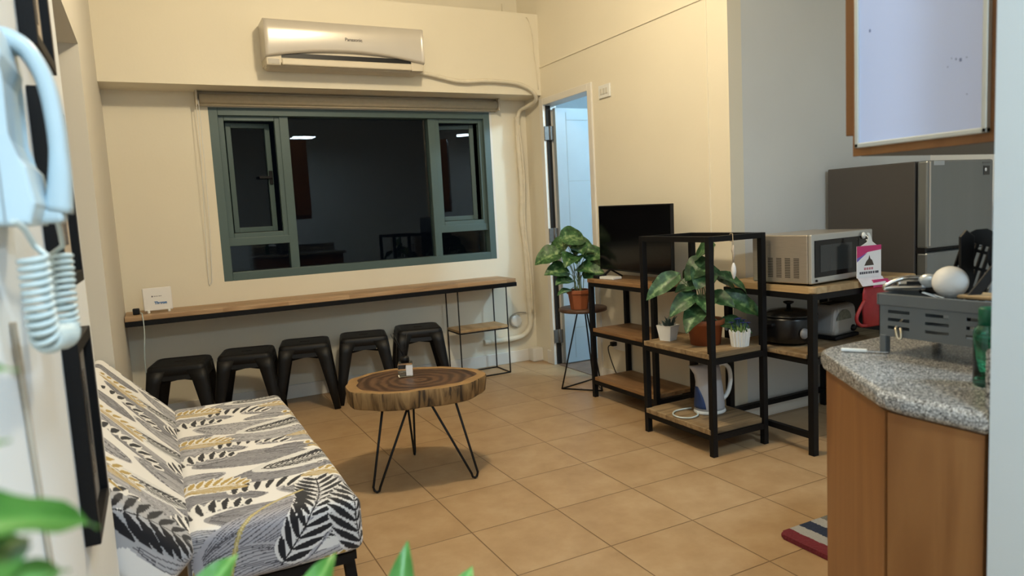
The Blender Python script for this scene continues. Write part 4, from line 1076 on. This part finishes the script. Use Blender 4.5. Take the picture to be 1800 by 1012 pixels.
Tk = Matrix(((.89, .0, .452, 0), (-.452, 0, .89, 0), (0, 1, 0, 0), (0, 0, 0, 1))) @ Matrix.Rotation(math.radians(-17), 4, 'Z')
MB().prism([(-.004, .0), (.012, .0), (.018, .14), (.012, .165), (-.004, .15)], -.001, .001, mtx=Tk).build('blade', mat('pale_steel', (.62, .67, .72), .3, .4), t)
MB().box(-.007, .016, .16, .215, -.006, .006, .004, mtx=Tk).build('handle', M_DARK, t)
t = up_thing('kitchen_turner', 'black nylon turner leaning across the knife in the dish rack', 'turner', (1.56, .865, .950))
T5 = Matrix(((.89, .0, .452, 0), (-.452, 0, .89, 0), (0, 1, 0, 0), (0, 0, 0, 1))) @ Matrix.Translation((0, .12, 0)) @ Matrix.Rotation(math.radians(-40), 4, 'Z')
MB().box(-.010, .012, -.06, .10, -.003, .003, .002, mtx=T5).build('shaft', M_DARK, t)
t = up_thing('black_spoon', 'flat black nylon spoon upright just left of the kitchen knife', 'spoon', (1.60, .925, .946))
T6 = Matrix(((.89, .0, .452, 0), (-.452, 0, .89, 0), (0, 1, 0, 0), (0, 0, 0, 1)))
MB().prism([(-.010, .0), (.010, .0), (.016, .12), (.018, .22), (.0, .235), (-.014, .22), (-.012, .12)], -.004, .004, .002, mtx=T6).build('shaft', M_DARK, t)
t = up_thing('small_bowl', 'small round white bowl stood on edge at front of the dish rack', 'bowl', (1.545, .925, 1.015))
Tb = Matrix.Translation((0, 0, .055)) @ V((-.84, -.50, .12)).to_track_quat('Z', 'Y').to_matrix().to_4x4()
MB().lathe([(0, .024), (.008, .0234), (.018, .0195), (.027, .0105), (.033, -.002), (.0355, -.016), (.034, -.016), (.031, -.002), (.025, .008), (.016, .016), (0, .020)], mtx=Tb, n=40).build('bowl', mat('matt_white_ceramic', (.80, .80, .80), .55), t)
t = up_thing('chopping_board', 'thin wooden board lying along the top of the dish rack', 'chopping board', (1.56, .80, 1.038))
MB().box(-.035, .035, -.15, .10, 0, .008, .003).build('board', W_DESK, t)
t = up_thing('can_opener', 'shiny steel can opener lying on top of the dish rack end', 'can opener', (1.575, 1.045, 1.040), math.radians(-48))
s = MB(); s.box(-.05, .045, -.012, .014, .0, .012, .004); s.box(-.02, .04, -.014, .016, .012, .026, .005)
s.tube(smooth_path([(-.05, -.008, .01), (-.01, -.014, .03), (.045, -.006, .03)], 5), .005, 8); s.build('body', M_CHROME, t)
MB().box(-.002, .03, -.0145, -.013, .014, .023).build('dark_slot', M_DARK, t)
MB().tube([(.03, .006, .002), (.10, -.05, .006)], .010, 10).build('handle', M_DARK, t)
t = up_thing('serving_spoon', 'steel serving spoon with round white bowl lying in the dish rack', 'spoon', (1.57, 1.04, 1.02), math.radians(-64))
Ts = Matrix.Translation((.045, .0, .042)) @ Matrix.Rotation(math.radians(-70), 4, 'X')
MB().lathe([(0, -.006), (.012, -.004), (.019, .002), (.018, .003), (.010, -.002), (0, -.004)], mtx=Ts, n=24, sx=1.25).build('bowl', mat('bright_steel', (.80, .84, .86), .25, .4), t)
MB().bar((.03, 0, .015), (.12, -.03, -.015), .008, .003).bar((.03, .008, .018), (.12, -.01, -.010), .006, .003).build('handle', M_CHROME, t)
t = up_thing('small_fork', 'steel fork with handle loop poking through the lower rack slot', 'fork', (1.494, 1.012, .949), math.radians(0))
MB().tube(smooth_path([(.05, .02, .03), (.004, .006, .015), (-.005, .0, .006), (-.009, -.006, -.006), (-.007, -.012, -.008), (-.004, -.011, .004), (.004, -.004, .014)], 5), .0028, 8).build('handle', mat('warm_steel', (.62, .55, .42), .3, .8), t)
# under and beside the rack
t = thing('paring_knife', 'small white-handled knife lying on granite beside the dish rack', 'knife', (1.465, 1.082, .901), math.radians(-58))
MB().box(-.045, .012, -.005, .005, 0, .008, .003).build('handle', M_WPLAS, t)
MB().prism([(.012, -.005), (.055, -.002), (.06, .004), (.012, .005)], .002, .0035).build('blade', M_CHROME, t)
t = thing('green_bottle', 'green glass bottle beside the granite upstand, half hidden by column', 'bottle', (1.375, .752, .901))
MB().lathe([(.022, 0), (.024, .006), (.024, .100), (.022, .108), (.015, .116), (.014, .122), (.012, .122), (.013, .114), (.020, .106), (.022, .098), (.022, .008), (0, .006)], n=32).build('glass', M_GGLASS, t)
MB().lathe([(.016, .114), (.016, .145), (.014, .148), (0, .148)], n=24).build('cap', mat('green_cap', (.006, .10, .05), .4), t)

# wall cabinet and whiteboard
t = thing('wall_cabinet', 'cherry wall cabinet above the peninsula with open-edged door', 'cabinet', (0, 0, 0))
MB().box(1.352, 1.95, .655, 1.012, 1.355, 2.40, .0015).build('carcass', W_CAB, t)
MB().box(1.345, 1.352, .655, 1.014, 1.352, 2.40, .001).build('side_panel', W_CAB, t)
MB().box(1.36, 1.94, .66, 1.005, 1.3515, 1.3552).build('underside', mat('dark_grey_underside', (.16, .16, .15), .6), t)
MB().box(1.357, 1.95, 1.020, 1.040, 1.398, 2.40, .0015).build('door', W_CAB, t)
t = thing('whiteboard', 'blank white magnetic board on the side of the wall cabinet', 'whiteboard', (1.345, .869, 1.368), 0)
MB().box(-.009, 0, -.122, .122, .010, .60).build('surface', M_WB, t)
f = MB(); f.box(-.013, 0, -.132, -.122, 0, .61, .002); f.box(-.013, 0, .122, .132, 0, .61, .002); f.box(-.013, 0, -.132, .132, 0, .010, .002); f.box(-.013, 0, -.132, .132, .60, .61, .002)
f.build('frame', M_ALU, t)
s = MB()
for (y, z, a, b) in ((-.083, .136, .002, .003), (-.075, .139, .0012, .0018), (-.094, .138, .001, .001), (-.060, .128, .001, .001), (.098, .232, .0016, .003), (-.095, .073, .001, .001), (-.067, .142, .0008, .001)):
    s.box(-.0094, -.0088, y-a, y+a, z-b, z+b)
s.build('ink_marks', mat('faint_ink', (.14, .17, .32), .6), t)

# rug by the peninsula
def make_rug():
    m, nt, b = nodes('striped_rug_pile'); N = nt.nodes.new; L = nt.links.new
    tc = N('ShaderNodeTexCoord'); sx = N('ShaderNodeSeparateXYZ'); L(tc.outputs['Object'], sx.inputs[0])
    n = N('ShaderNodeTexNoise'); n.inputs['Scale'].default_value = 90; n.inputs['Detail'].default_value = 3; L(tc.outputs['Object'], n.inputs['Vector'])
    ma = N('ShaderNodeMath'); ma.operation = 'MULTIPLY_ADD'; L(n.outputs['Fac'], ma.inputs[0]); ma.inputs[1].default_value = .016; L(sx.outputs['X'], ma.inputs[2])
    mr = N('ShaderNodeMapRange'); mr.inputs['From Min'].default_value = 0; mr.inputs['From Max'].default_value = .5; L(ma.outputs[0], mr.inputs['Value'])
    MAR, GR, NV, DG = (.16, .018, .03), (.36, .37, .38), (.018, .03, .07), (.16, .16, .15)
    c = ramp(nt, mr.outputs[0], [(0, MAR), (.13, GR), (.235, NV), (.36, GR), (.47, DG), (.60, GR), (.72, NV), (.85, MAR)]); c.node.color_ramp.interpolation = 'CONSTANT'
    L(c, b.inputs['Base Color']); b.inputs['Roughness'].default_value = 1
    bp = N('ShaderNodeBump'); bp.inputs['Strength'].default_value = .8; bp.inputs['Distance'].default_value = .01; L(n.outputs['Fac'], bp.inputs['Height']); L(bp.outputs['Normal'], b.inputs['Normal'])
    return m
s = MB(); s.prism(rpoly(0, .5, -.62, 0, .025), 0, .018, .008); o = s.build('striped_rug', make_rug(), None, (2.0, 1.83, .001))
tag(o, 'maroon, grey and navy striped mat on tiles beside the peninsula', 'rug')

# ------------------------------------------------------------------ pictures and intercom on the near wall
def make_art(name, cols, sc):
    m, nt, b = nodes(name); tc = nt.nodes.new('ShaderNodeTexCoord')
    n = nt.nodes.new('ShaderNodeTexNoise'); n.inputs['Scale'].default_value = sc; n.inputs['Detail'].default_value = 3; nt.links.new(tc.outputs['Object'], n.inputs['Vector'])
    nt.links.new(ramp(nt, n.outputs['Fac'], cols), b.inputs['Base Color']); b.inputs['Roughness'].default_value = .12; return m
ART = make_art('muted_art_print', [(.35, (.10, .10, .10)), (.5, (.40, .35, .30)), (.65, (.16, .14, .13))], 9)
MAT_B = mat('cream_mat_board', (.62, .52, .40), .5)
def picture(z0, z1, y0, y1, label, mount):
    t = thing('picture_frame', label, 'picture', (-.15, (y0+y1)/2, z0), 0, 'framed pictures on the near wall')
    h = z1-z0; w2 = (y1-y0)/2; D = .0235; fw = .022
    m = MB(); m.box(0, D, -w2, -w2+fw, 0, h, .0015); m.box(0, D, w2-fw, w2, 0, h, .0015); m.box(0, D, -w2+fw, w2-fw, 0, fw, .0015); m.box(0, D, -w2+fw, w2-fw, h-fw, h, .0015)
    m.build('frame', M_BLACK, t)
    MB().box(.001, .010, -w2+fw, w2-fw, fw, h-fw).build('mount', mount, t)
    MB().box(.010, .011, -w2+fw+.045, w2-fw-.045, fw+.05, h-fw-.05).build('print', ART, t)
picture(1.567, 1.92, 1.312, 1.553, 'topmost black picture frame, cut off by the top of the photo', MAT_B)
picture(1.186, 1.506, 1.312, 1.615, 'middle black picture frame, behind the intercom handset and coiled cord', MAT_B)
picture(.748, 1.096, 1.350, 1.610, 'lowest black picture frame, below the coiled phone cord', mat('grey_mat_board', (.24, .23, .22), .3, var=.3, vscale=12))

t = thing('intercom_phone', 'pale blue-white wall intercom handset with coiled cord, near left wall', 'intercom', (-.15, .93, 1.29))
MXZ = Matrix(((1, 0, 0, 0), (0, 0, 1, .0), (0, 1, 0, 0), (0, 0, 0, 1)))     # profile drawn in x-z, extruded along y
MB().prism([(0, -.004), (.040, -.004), (.047, .018), (.042, .056), (.029, .072), (.025, .088), (.026, .150), (.033, .168), (.030, .200), (.018, .214), (0, .216)], -.055, .085, .005, mtx=MXZ).build('wall_body', M_PHONE, t)
hp = smooth_path([(.014, .05, .205), (.030, .05, .2035), (.0465, .05, .1905), (.0590, .05, .156), (.0635, .05, .106), (.062, .05, .057), (.0555, .05, .010)], 6)
s = MB(); prev = None
for i, p in enumerate(hp):
    a = i/(len(hp)-1); wx = .0095+.004*max(0, 1-a*3)+.005*max(0, a*4-3); wy = .024
    q = hp[min(i+1, len(hp)-1)]-hp[max(i-1, 0)]; q.normalize(); sd = V((0, 1, 0)); nrm = sd.cross(q).normalized()
    row = [s.bm.verts.new(p + sd*(wy*math.copysign(abs(math.cos(2*PI*j/20))**.55, math.cos(2*PI*j/20))) + nrm*(wx*math.copysign(abs(math.sin(2*PI*j/20))**.55, math.sin(2*PI*j/20)))) for j in range(20)]
    if prev:
        for j in range(20):
            f = s.bm.faces.new((prev[j], prev[(j+1) % 20], row[(j+1) % 20], row[j])); f.smooth = True
    else: s.bm.faces.new(list(reversed(row)))
    prev = row
s.bm.faces.new(prev)
s.build('handset', M_PHONE, t)
MB().box(.030, .062, .026, .074, -.002, .014, .005).build('mouthpiece', M_PHONE, t)
MB().box(.004, .004+.002, -.056, -.0545, .02, .19).box(.018, .0195, -.0562, -.0545, .0, .20).build('seam', mat('seam_grey', (.3, .34, .36), .6), t)
def coil(center, R, pitch_r=.0033):
    # helix about a smooth centre line
    P = smooth_path(center, 30); Ls = [0]
    for a, b in zip(P, P[1:]): Ls.append(Ls[-1]+(b-a).length)
    total = Ls[-1]; turns = total/.0083; n = int(turns*14); out = []; up = V((1, 0, 0)); k = 0
    for i in range(n+1):
        d = total*i/n
        while k < len(P)-2 and Ls[k+1] < d: k += 1
        f = (d-Ls[k])/max(1e-9, Ls[k+1]-Ls[k]); p = P[k].lerp(P[k+1], f); tg = (P[k+1]-P[k]).normalized()
        up = (up-tg*up.dot(tg)).normalized(); w = tg.cross(up); a = 2*PI*turns*i/n
        out.append(p+(up*math.cos(a)+w*math.sin(a))*R)
    return out
cl = [(.038, -.052, -.038), (.038, -.050, -.075), (.038, -.045, -.112), (.039, -.030, -.128), (.040, .030, -.134), (.041, .100, -.142), (.041, .138, -.138), (.041, .142, -.105), (.041, .150, -.070), (.041, .158, -.040)]
hx = coil(cl, .0125)
MB().tube(smooth_path([(.03, -.09, .0), (.036, -.075, -.008), (.040, -.05, -.026)], 5)+[V(p) for p in hx]+smooth_path([(.046, .150, -.030), (.050, .10, -.014), (.052, .06, .004)], 5), .0031, 7).build('coiled_cord', M_CORDW, t)
tag(MB().tube(smooth_path([(-.146, .94, 1.18), (-.146, .965, 1.0), (-.146, .99, .86), (-.146, 1.06, .72), (-.146, 1.10, .45), (-.146, 1.12, .05)], 8), .0035, 8).build('telephone_cable', mat('beige_cable', (.52, .45, .36), .5)), 'thin beige cable running down the near wall below the intercom', 'cable')

# ------------------------------------------------------------------ foreground plant
t = thing('foreground_plant', 'bright green out-of-focus leaves of a tall plant in the foreground', 'potted plant', (.12, .60, 0))
O = V((.12, .60, 0))
MB().lathe([(.12, 0), (.15, .26), (.155, .28), (.14, .28), (.135, .25), (0, .25)], n=36).build('pot', mat('charcoal_pot', (.06, .06, .065), .6), t)
MB().lathe([(.135, .245), (.1, .262), (0, .265)], n=24).build('soil', M_SOIL, t)
f = MB(); st = MB()
LV = [((-.042, .446, 1.108), (-.105, .36, 1.150), .030, (.3, -.5, .8)), ((-.056, .43, 1.094), (-.100, .33, 1.12), .024, (.3, -.5, .8)), ((-.070, .42, 1.120), (-.11, .33, 1.125), .034, (.2, -.7, .6)),
      ((-.071, .41, 1.174), (-.11, .33, 1.17), .014, (.2, -.7, .6)), ((-.072, .46, 1.20), (-.12, .40, 1.205), .012, (.2, -.7, .6)),
      ((.228, .75, .903), (.185, .70, .815), .035, (-.3, -.8, .3)), ((.306, .75, .850), (.235, .69, .80), .035, (-.3, -.7, .5)),
      ((.146, .75, .912), (.07, .66, .865), .036, (-.2, -.6, .7)), ((.047, .75, .938), (-.02, .68, .895), .04, (-.2, -.6, .7)),
      ((.20, .60, .80), (.13, .58, .74), .04, (0, -.4, 1)), ((.02, .62, .82), (.08, .60, .75), .04, (0, -.4, 1))]
for tip, base, wd, up in LV:
    tip = V(tip)-O; base = V(base)-O
    f.leaf(base, tip, V(up), wd, .25, .06, 12, 6, 'blade')
    r0 = V((base.x*.12, base.y*.12, .25))
    st.tube(smooth_path([r0, V((base.x*.5+.03, base.y*.5, .60)), base+V((.02, 0, -.06)), base+(tip-base)*.03], 6), .005, 7)
f.build('foliage', M_FGLEAF, t); st.build('stems', M_STEM, t)

# ------------------------------------------------------------------ lights
def light(name, typ, loc, power, col, size=.1, rot=None, sx=None):
    l = bpy.data.lights.new(name, typ); l.energy = power; l.color = col
    if typ == 'AREA':
        l.shape = 'RECTANGLE'; l.size = size; l.size_y = sx or size
    else: l.shadow_soft_size = size
    o = bpy.data.objects.new(name, l); C.objects.link(o); o.location = loc
    if rot: o.rotation_euler = rot
    return o
WARM = (1.0, .83, .56); COOL = (.66, .86, 1.0)
light('living_ceiling_lamp', 'POINT', (1.22, 2.62, 3.10), 120, WARM, .09)
light('entry_ceiling_lamp', 'AREA', (.45, -.5, 2.75), 52, COOL, .3)
light('kitchen_ceiling_lamp', 'AREA', (2.2, -.4, 2.6), 52, COOL, .35)
light('bedroom_ceiling_lamp', 'POINT', (3.95, 3.40, 2.45), 75, (.58, .83, 1.0), .06)
wd = bpy.data.worlds.new('night'); bpy.context.scene.world = wd; wd.use_nodes = True
wd.node_tree.nodes['Background'].inputs['Color'].default_value = (.02, .03, .045, 1); wd.node_tree.nodes['Background'].inputs['Strength'].default_value = .05

# parts that belong to a part go one level deeper
def nest(cat, parent, kids):
    for o in list(bpy.data.objects):
        if o.parent is None and o.get('category') == cat:
            base = next((c for c in o.children if c.name.split('.')[0] == parent), None)
            for c in list(o.children):
                if base is not None and c is not base and c.name.split('.')[0] in kids: c.parent = base
nest('television', 'housing', ('screen',)); nest('microwave', 'door', ('door_window', 'control_panel')); nest('microwave', 'cabinet', ('vent_slots',)); nest('microwave', 'front_frame', ('emblem',))
nest('air conditioner', 'front_panel', ('logo',)); nest('air conditioner', 'underside', ('display_window', 'louvre_flap', 'air_slot'))
nest('refrigerator', 'freezer_door', ('sticker', 'energy_badge', 'badge_dot', 'badge_print', 'edge_trim')); nest('whiteboard', 'surface', ('ink_marks',))
nest('kettle', 'body', ('water_window', 'lid')) if False else None
nest('potted plant', 'pot', ('soil', 'sticker')); nest('cooking pot', 'lid', ('lid_knob',)); nest('packet', 'printed_card', ('header_band', 'violet_swoosh', 'picture', 'red_print', 'dark_print'))
nest('picture', 'mount', ('print',)); nest('light switch', 'plate', ('rocker',)); nest('toaster', 'body', ('printed_picture', 'dial', 'bread_slot')); nest('router', 'body', ('print', 'sticker')); nest('diffuser', 'glass_jar', ('label', 'liquid'))

# ------------------------------------------------------------------ camera
yaw, pit, rol = .469027, -.105208, .05413
fw = V((math.sin(yaw)*math.cos(pit), math.cos(yaw)*math.cos(pit), math.sin(pit))); rt = V((math.cos(yaw), -math.sin(yaw), 0)); dn = fw.cross(rt)
r2 = rt*math.cos(rol)+dn*math.sin(rol); d2 = -rt*math.sin(rol)+dn*math.cos(rol)
cam = bpy.data.cameras.new('camera'); co = bpy.data.objects.new('camera', cam); C.objects.link(co)
mm = Matrix((r2, -d2, -fw)).transposed().to_4x4(); mm.translation = (0, 0, 1.27); co.matrix_world = mm
cam.sensor_fit = 'HORIZONTAL'; cam.sensor_width = 36; cam.lens = 1231.53/1800*36; cam.clip_start = .02
cam.dof.use_dof = True; cam.dof.focus_distance = 3.4; cam.dof.aperture_fstop = 4.0
sc = bpy.context.scene; sc.camera = co
sc.view_settings.view_transform = 'Standard'; sc.view_settings.look = 'None'; sc.view_settings.gamma = 1; sc.view_settings.exposure = 0
